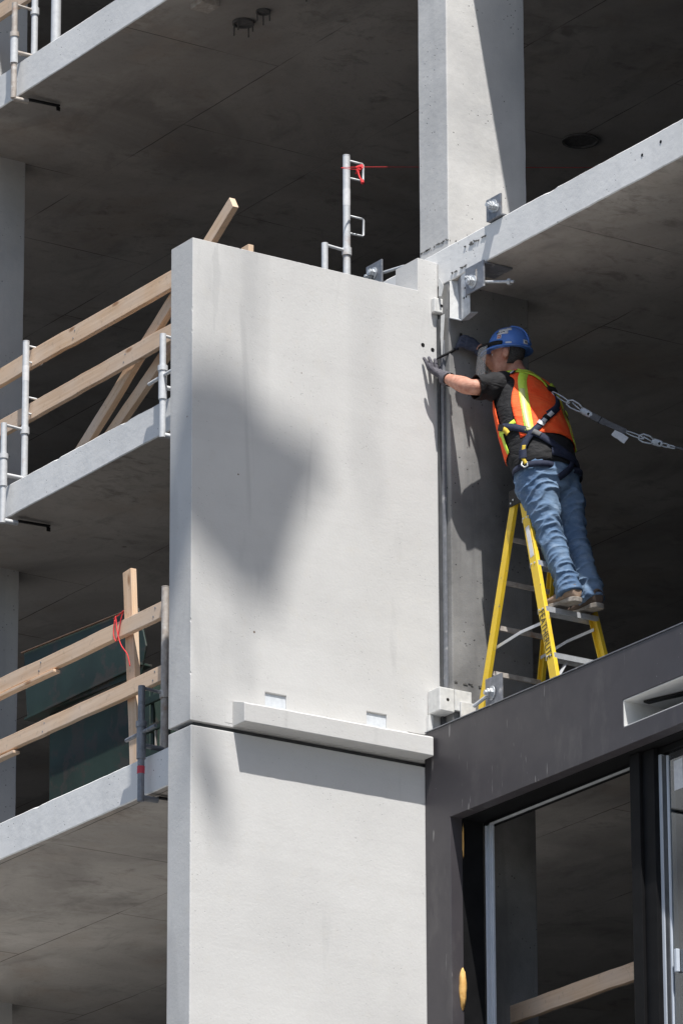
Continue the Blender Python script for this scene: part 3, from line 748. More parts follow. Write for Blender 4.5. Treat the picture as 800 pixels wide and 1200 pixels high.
# ------------------------------------------------------------------ the step ladder
ZF = 11.122
ld = empty('step_ladder', (.59, .32, ZF), 'yellow step ladder with aluminium treads under the worker', 'ladder')
YN, YF, YNt, YFt = .105, .535, .145, .475
def lerp(a, b, t): return a+(b-a)*t
def railpt(front, near, z):
    t = (z-ZF)/(12.50-ZF)
    x = lerp(1.005, .625, t) if front else lerp(.195, .548, t)
    y = lerp(YN, YNt, t) if near else lerp(YF, YFt, t)
    return V((x, y, z))
def ladder_rail(front, near):
    a, b = railpt(front, near, ZF+.012), railpt(front, near, 12.485)
    d = (b-a).normalized(); nrm = V((0, -1 if near else 1, 0)); s = d.cross(nrm).normalized(); nrm = s.cross(d)
    if s.x < 0: s = -s
    bm = bmesh.new(); w = .066 if front else .052; dp = .026; wt = .006
    # a channel: web to the outside, two flanges inwards
    pr = [(-w/2, 0), (w/2, 0), (w/2, dp), (w/2-wt, dp), (w/2-wt, wt), (-w/2+wt, wt), (-w/2+wt, dp), (-w/2, dp)]
    sgn = -1
    nn = V((0, 1, 0)) if near else V((0, -1, 0)); nn = (nn-d*nn.dot(d)).normalized()
    r = [[bm.verts.new(p+s*u+nn*q) for u, q in pr] for p in (a, b)]
    for k in range(8): bm.faces.new((r[0][k], r[0][(k+1) % 8], r[1][(k+1) % 8], r[1][k]))
    bm.faces.new(r[0][::-1]); bm.faces.new(r[1])
    o = put(obj('rail', bm, 'yellow', None, False, .0015), ld)
    bm = bmesh.new(); beam(bm, a-d*.008, a+d*.05, w+.012, .036, nn)
    f = obj('foot', bm, 'black', None, False, .003); put(f, ld)
    return o, a, b, d, s, -nn
RN = ladder_rail(True, True); ladder_rail(True, False); ladder_rail(False, True); ladder_rail(False, False)
for i in range(1, 5):
    z = ZF+.305*i
    if z > 12.45: break
    p, q = railpt(True, True, z), railpt(True, False, z)
    bm = bmesh.new(); y0, y1 = p.y+.007, q.y-.007; x = p.x
    bx(bm, (x-.045, y0, z-.004), (x+.042, y1, z)); bx(bm, (x+.0385, y0, z-.034), (x+.0425, y1, z-.0045)); bx(bm, (x-.0455, y0, z-.03), (x-.0415, y1, z-.0045))
    for k in range(6): bx(bm, (x-.038+k*.013, y0+.003, z+.0005), (x-.034+k*.013, y1-.003, z+.003))
    put(obj('tread', bm, 'alu', None, False, .001), ld)
    for yy, sg in ((p.y, -1), (q.y, 1)):
        for dx in (-.016, .016): tubeo('rivet', [(x+dx, yy+sg*.0, z-.012), (x+dx, yy+sg*.0045, z-.012)], .006, 'alu', ld, 8)
# knee brace below the first tread, rear cross bars, spreaders
p = railpt(True, True, ZF+.15); q = railpt(True, True, ZF+.29)
beamo('knee_brace', (p.x, p.y+.03, p.z), (q.x, q.y+.13, q.z), .022, .008, 'alu', ld)
p = railpt(True, False, ZF+.15); beamo('knee_brace', (p.x, p.y-.03, p.z), (q.x, p.y-.13, q.z), .022, .008, 'alu', ld)
for z in (ZF+.36, ZF+.62, ZF+.88, ZF+1.13):
    p, q = railpt(False, True, z), railpt(False, False, z); beamo('rear_bar', (p.x, p.y+.008, z), (q.x, q.y-.008, z), .012, .03, 'rusty', ld)
for near in (True, False):
    a = railpt(False, near, ZF+.50); b = railpt(True, near, ZF+.53); o_ = .032 if near else -.032
    m_ = (a+b)/2+V((0, o_, .015)); beamo('spreader', a+V((0, o_, 0)), m_, .004, .02, 'alu', ld); beamo('spreader', m_, b+V((0, o_, 0)), .004, .02, 'alu', ld)
for near in (True, False):
    y = railpt(True, near, 12.48).y; s_ = -1 if near else 1
    bm = bmesh.new(); bx(bm, (.515, y+s_*.004, 12.435), (.66, y+s_*.012, 12.535)); put(obj('cap_end', bm, 'black', None, False, .006), ld)
    for dx, dz in ((.535, 12.455), (.56, 12.47), (.615, 12.47), (.64, 12.455)): tubeo('rivet', [(dx, y+s_*.012, dz), (dx, y+s_*.016, dz)], .006, 'alu', ld, 8)
bm = bmesh.new(); bx(bm, (.52, YNt-.003, 12.487), (.655, YFt+.003, 12.534)); put(obj('cap', bm, 'black', None, False, .01), ld)
# lettering and stickers on the near front rail
_, ra, rb, rd, rs, rn = RN
cu = bpy.data.curves.new('lettering', 'FONT'); cu.body = 'FEATHERLITE'; cu.size = .072; cu.extrude = .0004; cu.align_x = 'LEFT'; cu.space_character = 1.02
tmp = bpy.data.objects.new('tmp', cu); COL.objects.link(tmp)
dg = bpy.context.evaluated_depsgraph_get(); dg.update()
me = bpy.data.meshes.new_from_object(tmp.evaluated_get(dg)); bpy.data.objects.remove(tmp)
xs = [v.co.x for v in me.vertices]; sc = .325/(max(xs)-min(xs))
lt = link('lettering', me, 'blackprint')
tx, ty, tz = -rd, rs, (-rd).cross(rs)
p0 = railpt(True, True, 11.715)
org = p0 + tz*.0012 - ty*.025
lt.matrix_world = Matrix.Translation(org) @ Matrix(((tx.x, ty.x, tz.x), (tx.y, ty.y, tz.y), (tx.z, ty.z, tz.z))).to_4x4() @ Matrix.Diagonal((sc, 1.0, 1, 1))
lt.parent = ld; lt.matrix_parent_inverse = Matrix.Translation(ld.location).inverted()
def rail_sticker(z0, z1, w, mat, off=0.):
    a, b = railpt(True, True, z0), railpt(True, True, z1); bm = bmesh.new()
    beam(bm, a+tz*.0006+ty*off, b+tz*.0006+ty*off, w, .0012, tz); put(obj('sticker', bm, mat), ld)
rail_sticker(12.07, 12.27, .036, 'label'); 
for k in range(7): rail_sticker(12.09+k*.024, 12.10+k*.024, .026, 'gweb') if 0 else None
a = railpt(True, False, 11.33)

# ------------------------------------------------------------------ lofted surfaces (figure and clothing)
class Loft:
    """rings c + u cos(phi) + v sin(phi), Catmull-Rom in t"""
    def __init__(s, secs, wr=None): s.s = [(V(a), V(b), V(c)) for a, b, c in secs]; s.wr = wr
    def ring(s, t):
        n = len(s.s); i = max(0, min(int(t), n-2)); f = t-i
        A, B, C, D = s.s[max(i-1, 0)], s.s[i], s.s[i+1], s.s[min(i+2, n-1)]
        return [.5*((2*b)+(c-a)*f+(2*a-5*b+4*c-d)*f*f+(3*b-a-3*c+d)*f**3) for a, b, c, d in zip(A, B, C, D)]
    def p(s, t, phi, off=0.):
        c, u, v = s.ring(t); q = u*cos(phi)+v*sin(phi)
        x = c+q+q.normalized()*off
        if s.wr: x = x+q.normalized()*s.wr(x)
        return x
    def n(s, t, phi):
        e = .02; n = len(s.s)-1
        a = s.p(min(t+e, n), phi)-s.p(max(t-e, 0), phi); b = s.p(t, phi+e)-s.p(t, phi-e)
        m = b.cross(a); c = s.ring(t)[0]
        if m.length < 1e-9: return V((0, 0, 1))
        m.normalize(); return m if m.dot(s.p(t, phi)-c) > 0 else -m
    def grid(s, bm, t0, t1, nt, p0=0., p1=2*pi, npn=24, off=0., cap=False):
        full = abs(p1-p0-2*pi) < 1e-6; m = npn if full else npn+1; R = []
        for i in range(nt+1):
            t = t0+(t1-t0)*i/nt
            R.append([bm.verts.new(s.p(t, p0+(p1-p0)*k/npn, off)) for k in range(m)])
        for a, b in zip(R, R[1:]):
            for k in range(m if full else m-1): bm.faces.new((a[k], a[(k+1) % m], b[(k+1) % m], b[k]))
        if cap and full: bm.faces.new(R[0][::-1]); bm.faces.new(R[-1])
        return bm
    def ribbon(s, bm, path, w, off=.004, th=.003, steps=10):
        """strap of width w lying on the surface along (t, phi) knots"""
        P = [V((a, b)) for a, b in path]; Q = []
        for i in range(len(P)-1):
            a, b, c, d = P[max(i-1, 0)], P[i], P[i+1], P[min(i+2, len(P)-1)]
            for k in range(steps):
                f = k/steps; Q.append(.5*((2*b)+(c-a)*f+(2*a-5*b+4*c-d)*f*f+(3*b-a-3*c+d)*f**3))
        Q.append(P[-1]); X = [s.p(q.x, q.y, off) for q in Q]; N = [s.n(q.x, q.y) for q in Q]; R = []
        for i in range(len(Q)):
            d = (X[min(i+1, len(X)-1)]-X[max(i-1, 0)]).normalized(); sd = d.cross(N[i]).normalized()
            R.append([bm.verts.new(X[i]+sd*x*w/2+N[i]*y) for x, y in ((-1, 0), (1, 0), (1, th), (-1, th))])
        for a, b in zip(R, R[1:]):
            for k in range(4): bm.faces.new((a[k], a[(k+1) % 4], b[(k+1) % 4], b[k]))
        bm.faces.new(R[0][::-1]); bm.faces.new(R[-1]); return bm

def limb(pts, radii, side=V((0, 1, 0))):
    """loft along a polyline with round-ish sections; radii are (ru, rv)"""
    P = [V(p) for p in pts]; secs = []
    for i, p in enumerate(P):
        d = (P[min(i+1, len(P)-1)]-P[max(i-1, 0)]).normalized()
        u = (side-d*side.dot(d)).normalized(); v = d.cross(u)
        ra, rb_ = radii[i] if isinstance(radii[i], tuple) else (radii[i], radii[i])
        secs.append((p, u*ra, v*rb_))
    return Loft(secs)

def remesh(bm, voxel, smooth=4, name='tmp'):
    o = obj(name, bm, None); r = o.modifiers.new('r', 'REMESH'); r.mode = 'VOXEL'; r.voxel_size = voxel
    if smooth:
        s = o.modifiers.new('s', 'SMOOTH'); s.factor = .5; s.iterations = smooth
    applied(o); me = o.data; bpy.data.objects.remove(o)
    for p in me.polygons: p.use_smooth = True
    return me

def shell(name, bm, mat, par, th=.004, smooth=True):
    o = obj(name, bm, mat, None, smooth); m = o.modifiers.new('solid', 'SOLIDIFY'); m.thickness = th; m.offset = 1
    return put(o, par)

OFF = V((.04, -.026, -.012))
F = V((-.97, -.25, 0)).normalized(); Lf = V((.25, -.97, 0)).normalized()
LOW = V((.005, -.066, -.012))
def tor(x, y, z, dep, wid, tilt, o_=None):
    T = V((-sin(tilt), -sin(tilt)*.12, cos(tilt))); l = (Lf-T*Lf.dot(T)).normalized(); f = -l.cross(T).normalized()
    if f.dot(F) < 0: f = -f
    return (V((x, y, z))+(o_ or OFF), -f*dep, l*wid)
TS = [tor(.675, .36, 12.50, .13, .19, .05, LOW), tor(.665, .36, 12.62, .160, .207, .12, LOW), tor(.615, .357, 12.77, .178, .210, .30, LOW), tor(.545, .357, 12.92, .178, .213, .40, LOW*.9+OFF*.1),
      tor(.465, .36, 13.06, .164, .216, .45, LOW*.6+OFF*.4), tor(.395, .365, 13.17, .148, .214, .45, LOW*.3+OFF*.7), tor(.35, .368, 13.25, .124, .20, .4), tor(.322, .36, 13.315, .085, .14, .35), tor(.30, .35, 13.375, .06, .066, .3)]
torso = Loft(TS)
twr = lambda x: .007*noise.noise((x.x*9+x.z*9, x.y*9, x.z*7))+.003*noise.noise((x.x*24, x.y*24, x.z*24))
cloth = Loft(TS, twr)

# key joints
shL, elL, wrL = V((.375, .205, 13.245))+OFF, V((.445, -.085, 13.165)), V((.150, -.050, 13.318))
shR, elR, wrR = V((.285, .52, 13.265))+OFF, V((.235, .36, 13.36)), V((.19, .165, 13.535))
hipL, knL, anL = V((.690, .262, 12.60))+LOW, V((.790, .262, 12.215))+LOW*.6, V((.930, .250, 11.86))
hipR, knR, anR = V((.660, .465, 12.61))+LOW, V((.773, .452, 12.225))+LOW*.6, V((.905, .430, 11.86))
HC = V((.290, .300, 13.482))+OFF                                     # head centre
Fh = V((-.80, -.60, -.06)).normalized(); Lh = V((0, 0, 1)).cross(Fh).normalized(); Uh = Fh.cross(Lh)
if Uh.z < 0: Uh = -Uh
def H(f, l, u): return HC+Fh*f+Lh*l+Uh*u

armL = limb([shL, lerp(shL, elL, .5), lerp(shL, elL, .9), lerp(elL, wrL, .12), lerp(elL, wrL, .35), lerp(elL, wrL, .75), wrL, lerp(elL, wrL, 1.08)], [.06, .054, .047, .049, .05, .038, .031, .031], V((0, 0, 1)))
armR = limb([shR, lerp(shR, elR, .5), elR, lerp(elR, wrR, .35), lerp(elR, wrR, .75), wrR, lerp(elR, wrR, 1.08)], [.058, .052, .047, .048, .038, .031, .031], V((0, 0, 1)))
def leg(h, k, a, s):
    return limb([h+V((0, 0, .06)), h+V((0, 0, -.04)), lerp(h, k, .38), lerp(h, k, .72), k, lerp(k, a, .28), lerp(k, a, .6), lerp(k, a, .88), a+V((.008, 0, -.062))],
                [(.112, .128), (.112, .13), (.104, .118), (.084, .096), (.074, .082), (.072, .08), (.066, .072), (.068, .074), (.076, .094)], V((0, 1, 0)))
legL, legR = leg(hipL, knL, anL, 1), leg(hipR, knR, anR, -1)

# --- body: one continuous skin
bm = bmesh.new()
torso.grid(bm, .4, 8, 40, npn=28, off=-.012, cap=True)
hs = [(-.125, .050, .030, .030), (-.105, .046, .048, .046), (-.07, .028, .073, .060), (-.03, .012, .089, .068), (.01, .004, .097, .0745), (.05, 0, .099, .0765), (.09, -.004, .090, .07), (.122, -.008, .06, .05), (.135, -.008, .02, .018)]
head = Loft([(H(c, 0, u), -Fh*a, Lh*b_) for u, c, a, b_ in hs])
head.grid(bm, 0, 8, 34, npn=28, cap=True)
neck = limb([TS[7][0], lerp(TS[8][0], H(-.02, 0, -.06), .45), H(-.018, 0, -.03)], [(.075, .085), (.058, .062), (.056, .062)], Lf); neck.grid(bm, 0, 2, 10, npn=20, cap=True)
nose = Loft([(H(.088, 0, .022), Uh*.008, Lh*.008), (H(.108, 0, -.012), Uh*.012, Lh*.012), (H(.112, 0, -.026), Uh*.011, Lh*.017), (H(.096, 0, -.036), Uh*.006, Lh*.012)]); nose.grid(bm, 0, 3, 8, npn=12, cap=True)
for s_ in (1, -1):
    e = Loft([(H(-.004, s_*.066, -.012), Uh*.030, Fh*.018), (H(-.008, s_*.078, -.010), Uh*.034, Fh*.021), (H(-.014, s_*.094, -.008), Uh*.033, Fh*.02), (H(-.016, s_*.099, -.007), Uh*.022, Fh*.012)]); e.grid(bm, 0, 3, 6, npn=14, cap=True)
br = Loft([(H(.084, -.05, .03), Uh*.007, Fh*.008), (H(.096, 0, .028), Uh*.009, Fh*.008), (H(.084, .05, .03), Uh*.007, Fh*.008)]); br.grid(bm, 0, 2, 8, npn=10, cap=True)
lip = Loft([(H(.086, -.022, -.066), Uh*.006, Fh*.006), (H(.098, 0, -.064), Uh*.009, Fh*.008), (H(.086, .022, -.066), Uh*.006, Fh*.006)]); lip.grid(bm, 0, 2, 8, npn=10, cap=True)
armL.grid(bm, 0, 7, 30, npn=20, cap=True); armR.grid(bm, 0, 6, 26, npn=20, cap=True)
for lg in (legL, legR): lg.grid(bm, 0, 7, 30, npn=20, off=-.022, cap=True)
me = remesh(bm, .0065, 3, 'person')
person = tag(link('person', me, 'skin'), 'worker in blue hard hat, orange vest and jeans standing on the yellow ladder', 'person')

# eyes (mostly behind the visor)
for s_ in (1, -1):
    bm = bmesh.new(); bmesh.ops.create_uvsphere(bm, u_segments=12, v_segments=8, radius=.011, matrix=Matrix.Translation(H(.082, s_*.032, .012))); put(obj('eye', bm, 'label', None, True), person)
# hair: short, round the back and sides
bm = bmesh.new(); head.grid(bm, 2.05, 6.5, 20, -1.2, 1.2, 30, .006)
o = shell('hair', bm, 'hair', person, .004)

# --- jeans
bm = bmesh.new()
torso.grid(bm, .15, 1.55, 14, npn=30, off=.006, cap=True)
for lg in (legL, legR): lg.grid(bm, 0, 8, 40, npn=24, off=.0, cap=True)
me = remesh(bm, .007, 6, 'jeans')
me.update()
nv = [v.normal.copy() for v in me.vertices]
def fold(p):
    w = noise.noise_vector((p.x*4, p.y*4, p.z*4))*.35
    a = noise.noise((p.x*5+p.z*8+w.x, p.y*6+w.y, p.z*15-p.x*14)); b_ = noise.noise((p.x*9+w.y, p.y*9+3, p.z*26+p.x*20))
    kn = .9*math.exp(-((p.z-12.24)/.11)**2)+1.1*math.exp(-((p.z-11.93)/.08)**2)+.8*math.exp(-((p.z-12.50)/.10)**2)
    rid = (1-min(1, abs(a)*2.6))**2                 # narrow raised creases
    return (.4+kn)*(rid*.015-.004+b_*.006)
for v, n in zip(me.vertices, nv): v.co += n*fold(v.co)
jeans = put(link('jeans', me, 'denim'), person)
s_ = jeans.modifiers.new('sub', 'SUBSURF'); s_.levels = 1; s_.render_levels = 1
# seat pocket and side seam on the near leg
sk = Loft([(c, u*1.02, v*1.02) for c, u, v in legL.s])
def seam(path, name='seam', w=.006, mat='navy'):
    bm = bmesh.new(); sk.ribbon(bm, path, w, .006, .003, 8); return put(obj(name, bm, mat, None, True), jeans)

# --- boots
D_ = radians
def boot(an, yaw, mat, lowz):
    d = V((-cos(yaw), -sin(yaw), 0)); s = V((-d.y, d.x, 0)); u = V((0, 0, 1)); o_ = V((an.x, an.y, lowz))
    P_ = lambda f, l, z: o_+d*f+s*l+u*z
    bm = bmesh.new()
    up_ = Loft([(P_(-.088, 0, .066), s*.028, u*.040), (P_(-.07, 0, .072), s*.040, u*.050), (P_(-.02, 0, .078), s*.044, u*.056), (P_(.05, 0, .066), s*.046, u*.044), (P_(.11, .002, .055), s*.051, u*.034), (P_(.16, .002, .05), s*.049, u*.030), (P_(.19, .002, .044), s*.036, u*.023), (P_(.203, .002, .04), s*.014, u*.012)])
    up_.grid(bm, 0, 7, 30, npn=20, cap=True)
    sh = limb([P_(-.02, 0, .07), P_(-.018, 0, .11), lerp(P_(-.018, 0, .11), an+V((0, 0, .05)), .8)], [(.046, .055), (.042, .050), (.038, .044)], s); sh.grid(bm, 0, 2, 10, npn=20, cap=True)
    b_ = put(link('boot', remesh(bm, .006, 3), mat), person)
    bm = bmesh.new(); out = [(-.098, 0), (-.092, .03), (-.06, .043), (0, .042), (.06, .044), (.11, .054), (.16, .052), (.195, .034), (.21, 0), (.195, -.034), (.16, -.052), (.11, -.054), (.06, -.044), (0, -.042), (-.06, -.043), (-.092, -.03)]
    lo = [bm.verts.new(P_(f*.98, l*.97, .004 if (f < .0 or f > .06) else .016)) for f, l in out]; hi = [bm.verts.new(P_(f, l, .034)) for f, l in out]
    bm.faces.new(lo[::-1]); bm.faces.new(hi)
    for k in range(len(out)): bm.faces.new((lo[k], lo[(k+1) % len(out)], hi[(k+1) % len(out)], hi[k]))
    put(obj('sole', bm, 'sole', None, False, .004), b_)
    bm = bmesh.new(); up_.grid(bm, .0, 1.9, 8, D_(20), D_(160), 12, .004); shell('heel_counter', bm, 'bootd', b_, .002)
    bm = bmesh.new(); up_.grid(bm, 4.7, 6.9, 10, D_(-10), D_(190), 14, .003); shell('toe_cap', bm, mat, b_, .003)
    bm = bmesh.new()
    for k in range(4):
        f = .03+k*.025; z = .105-.018*k*.9; tube(bm, [P_(f, -.03, z-.008), P_(f+.004, 0, z+.004), P_(f, .03, z-.008)], .004, 6)
    put(obj('lace', bm, 'bootd', None, True), b_)
    return b_
ZS = ZF+.61+.0035
boot(anL, .06, 'boot', ZS); boot(anR, -.05, 'bootd', ZS)  # right boot takes the darker leather to paint its shade

# --- T-shirt
bm = bmesh.new(); cloth.grid(bm, 1.15, 7.35, 40, npn=40, off=.008)
shell('t_shirt', bm, 'tee', person, .003)
tee = [o for o in person.children if o.name.startswith('t_shirt')][0]
slv = Loft([(c, u*k, v*k) for (c, u, v), k in zip(armL.s[:3], (1.5, 1.42, 1.46))], lambda x: .010*noise.noise((x.x*16, x.y*20, x.z*16)))
bm = bmesh.new(); slv.grid(bm, -.0, 1.78, 16, npn=24); o = shell('sleeve', bm, 'tee', tee, .003)
slv2 = Loft([(c, u*k, v*k) for (c, u, v), k in zip(armR.s[:3], (1.45, 1.4, 1.4))], lambda x: .008*noise.noise((x.x*16, x.y*20, x.z*16)))
bm = bmesh.new(); slv2.grid(bm, -.0, 1.7, 16, npn=24); shell('sleeve', bm, 'tee', tee, .003)
# shoulder yoke of the shirt, rounds the arm into the body
bm = bmesh.new(); bmesh.ops.create_icosphere(bm, subdivisions=3, radius=.084, matrix=Matrix.Translation(shL+V((-.004, .02, -.004)))); put(obj('shoulder', bm, 'tee', None, True), tee)

# --- safety vest: back panel with straps over the shoulders, side tab, front flap
D = radians
vest = None
vl = Loft(TS, lambda x: .008*noise.noise((x.x*8+x.z*6, x.y*8, x.z*6))+.0025*noise.noise((x.x*26, x.y*26, x.z*20)))
bm = bmesh.new()
nt, npn = 40, 40; R = []
for i in range(nt+1):
    t = 2.15+(7.2-2.15)*i/nt
    # back panel narrows at the arm holes, hem dips at the sides
    k = (t-2.15)/5.05
    hw = 80-20*math.exp(-((t-5.2)/1.0)**2) - 4*k
    R.append([bm.verts.new(vl.p(t, D(-hw-8+(2*hw+4)*j/npn), .018)) for j in range(npn+1)])
for a, b_ in zip(R, R[1:]):
    for k in range(npn): bm.faces.new((a[k], a[k+1], b_[k+1], b_[k]))
vest = shell('safety_vest', bm, 'orange', person, .003)
bm = bmesh.new(); vl.grid(bm, 1.9, 7.1, 30, D(112), D(150), 10, .018); shell('front_flap', bm, 'orange', vest, .003)
bm = bmesh.new(); vl.ribbon(bm, [(2.9, D(76)), (2.85, D(96)), (2.95, D(118))], .035, .019, .003); put(obj('side_tab', bm, 'lime', None, True), vest)
bm = bmesh.new(); vl.grid(bm, 1.9, 2.9, 8, D(108), D(116), 3, .022); shell('flap_tape', bm, 'lime', vest, .002)
def tape(path, w, mat='lime', off=.0225, name='reflective_tape'):
    bm = bmesh.new(); vl.ribbon(bm, path, w, off, .002); return put(obj(name, bm, mat, None, True), vest)
tape([(2.2, D(58)), (2.78, D(55)), (4.0, D(47)), (5.4, D(38)), (6.5, D(30)), (7.15, D(28))], .054)
tape([(2.3, D(58)), (3.1, D(55)), (3.6, D(51)), (4.4, D(46))], .030, 'silver', .0250)
tape([(2.2, D(-38)), (2.78, D(-38)), (4.0, D(-38)), (5.4, D(-40)), (7.1, D(-50))], .042)
tape([(6.35, D(66)), (6.72, D(50)), (6.95, D(20)), (6.98, D(-15))], .030)
tape([(6.2, D(72)), (6.55, D(60)), (6.85, D(52))], .034, 'silver', .0245)

# --- safety harness
hn = None
def strap(path, w, mat, off=.027, name='strap', par=None):
    bm = bmesh.new(); vl.ribbon(bm, path, w, off, .0035); return put(obj(name, bm, mat, None, True), par or hn)
bm = bmesh.new(); vl.ribbon(bm, [(6.95, D(78)), (6.7, D(52)), (6.1, D(26)), (5.3, D(4)), (4.6, D(-10))], .046, .026, .0035)
hn = put(obj('safety_harness', bm, 'lweb', None, True), person)
strap([(6.95, D(-70)), (6.6, D(-52)), (6.0, D(-32)), (5.2, D(-16)), (4.6, D(-8))], .036, 'lweb')
strap([(4.75, D(-14)), (4.0, D(-12)), (3.4, D(-2)), (2.9, D(20))], .038, 'navy')
strap([(4.75, D(-4)), (4.2, D(-22)), (3.5, D(-34)), (2.6, D(-44))], .030, 'yweb', .028)
strap([(4.6, D(-16)), (4.0, D(-30)), (3.2, D(-44)), (2.2, D(-60))], .036, 'lweb', .030)
strap([(3.5, D(-8)), (2.95, D(14)), (2.5, D(36)), (2.15, D(56)), (1.75, D(74)), (1.4, D(80))], .040, 'navy', .024)
strap([(3.0, D(12)), (2.72, D(25)), (2.45, D(38))], .026, 'label', .029, 'label_sleeve')
strap([(2.78, D(22)), (2.66, D(28))], .044, 'black', .031, 'buckle')
strap([(2.55, D(34)), (2.43, D(39))], .046, 'galv', .031, 'buckle')
strap([(3.05, D(104)), (2.75, D(86)), (2.3, D(60)), (1.85, D(34)), (1.5, D(10)), (1.35, D(-12))], .044, 'navy', .023)
strap([(2.2, D(53)), (2.02, D(43))], .034, 'gweb', .029, 'label_sleeve')
strap([(1.75, D(72)), (1.35, D(79)), (1.05, D(76))], .022, 'yweb', .032)
strap([(1.6, D(76)), (1.28, D(79))], .05, 'navy', .036, 'pad')
strap([(3.1, D(110)), (2.8, D(98)), (2.55, D(94))], .030, 'yweb', .028)
strap([(3.2, D(112)), (3.05, D(106)), (2.9, D(100))], .04, 'black', .029, 'buckle')
strap([(1.45, D(30)), (1.35, D(-10)), (1.3, D(-50)), (1.4, D(-90))], .05, 'navy', .022)
strap([(1.35, D(-8)), (1.05, D(-4)), (.75, D(8)), (.5, D(20))], .040, 'navy', .018)
strap([(3.6, D(-26)), (3.25, D(-31))], .046, 'black', .034, 'buckle')
strap([(3.55, D(-27)), (3.35, D(-30))], .03, 'lweb', .039, 'label_sleeve')
bm = bmesh.new(); tube(bm, [vl.p(1.18, D(82), .03), vl.p(1.02, D(84), .04), vl.p(.9, D(80), .036), vl.p(.94, D(74), .03), vl.p(1.1, D(74), .03), vl.p(1.18, D(82), .03)], .005, 8)
put(obj('ring', bm, 'galv', None, True), hn)
strap([(6.45, D(57)), (6.25, D(50))], .05, 'navy', .032, 'strap_keeper')
strap([(6.33, D(55)), (6.28, D(53))], .045, 'label', .036, 'strap_keeper')
# thigh straps
for lg, a0 in ((legL, 0), (legR, 0)):
    bm = bmesh.new(); lk = Loft([(c, u*1.07, v*1.07) for c, u, v in lg.s]); lk.ribbon(bm, [(.4, D(k)) for k in range(0, 361, 30)], .038, .004, .003, 4)
    o = put(obj('leg_strap', bm, 'navy', None, True), hn)
dr = vl.p(4.35, D(-10), .03)
bm = bmesh.new(); beam(bm, vl.p(4.95, D(-9), .032), vl.p(4.45, D(-9), .032), .07, .012, V((1, 0, 0))); put(obj('back_pad', bm, 'black', None, False, .004), hn)

# --- hard hat
hat_secs = []
HT = lambda f, l, u: HC+Fh*(f*cos(.06)-u*sin(.06))+Lh*l+Uh*(u*cos(.06)+f*sin(.06))
hf = (HT(1, 0, 0)-HT(0, 0, 0)); hu = (HT(0, 0, 1)-HT(0, 0, 0))
for u, a, b_, c in ((.030, .130, .113, -.006), (.058, .1285, .112, -.007), (.092, .122, .106, -.008), (.126, .107, .093, -.009), (.153, .081, .071, -.009), (.168, .049, .043, -.009), (.173, .017, .015, -.009)):
    hat_secs.append((HT(c, 0, u), -hf*a, Lh*b_))
hatL = Loft(hat_secs)
bm = bmesh.new(); hatL.grid(bm, 0, 6, 24, npn=40, cap=True)
hat = put(obj('hard_hat', bm, 'blue', None, True), person)
bm = bmesh.new(); n = 48; R = []
for e, dz in ((0, .012), (.009, .004), (.016, -.003), (.014, -.008), (-.004, .0)):
    ring = []
    for k in range(n):
        ph = 2*pi*k/n; front = max(0, -cos(ph)); ex = e + (e/.016 if e > 0 else 0)*(.034*front**2.2)
        q = hatL.p(0, ph, ex); ring.append(bm.verts.new(q+Uh*(dz-.010*front*(e/.016 if e > 0 else 0))))
    R.append(ring)
for a, b_ in zip(R, R[1:]):
    for k in range(n): bm.faces.new((a[k], a[(k+1) % n], b_[(k+1) % n], b_[k]))
put(obj('brim', bm, 'blue', None, True), hat)
bm = bmesh.new()                                                        # raised ridge over the crown
hatL.ribbon(bm, [(1.0, 0.), (3, 0.), (5, 0.), (5.98, 0.)], .05, -.004, .0085, 8); put(obj('ridge', bm, 'blue', None, True, .003), hat)
def decal(t0, t1, p0, p1, mat, off=.0012, name='sticker'):
    bm = bmesh.new(); hatL.grid(bm, t0, t1, 4, D(p0), D(p1), 6, off); return shell(name, bm, mat, hat, .0008)
decal(2.35, 3.6, 78, 112, 'label'); decal(3.1, 3.9, 66, 84, 'label')
decal(2.62, 2.82, 104, 116, 'blackprint', .0022, 'print'); decal(2.68, 2.84, 96, 101, 'blackprint', .0022, 'print'); decal(2.72, 2.9, 89, 94, 'blackprint', .0022, 'print')
decal(1.5, 2.3, 97, 111, 'label'); decal(1.62, 2.18, 99.5, 108.5, 'emblem', .0022, 'emblem'); decal(1.8, 2.0, 102, 106, 'label', .003, 'emblem')
decal(.35, .7, 68, 84, 'label', .0035); decal(.5, 1.35, 18, 34, 'label', .0035); decal(.75, 1.1, 22, 30, 'gweb', .0045, 'print')
# visor bracket and clear face shield
bm = bmesh.new(); hatL.ribbon(bm, [(.55, D(92)), (.75, D(115)), (.75, D(140)), (.7, D(180)), (.75, D(220)), (.75, D(245)), (.55, D(268))], .024, .006, .008)
put(obj('visor_bracket', bm, 'black', None, True), hat)
bm = bmesh.new(); tube(bm, [HT(.03, .118, .052), HT(.125, .092, .052), HT(.165, .05, .055), HT(.178, 0, .056), HT(.165, -.05, .055), HT(.125, -.092, .052)], .008, 8)
put(obj('visor_bar', bm, 'black', None, True), hat)
vs = Loft([(HT(.045, 0, .045), hf*.135, Lh*.108), (HT(.055, 0, -.05), hf*.140, Lh*.110), (HT(.068, 0, -.165), hf*.132, Lh*.10)])
bm = bmesh.new(); vs.grid(bm, 0, 2, 10, D(-68), D(68), 24); o = shell('face_shield', bm, 'visor', hat, .004)

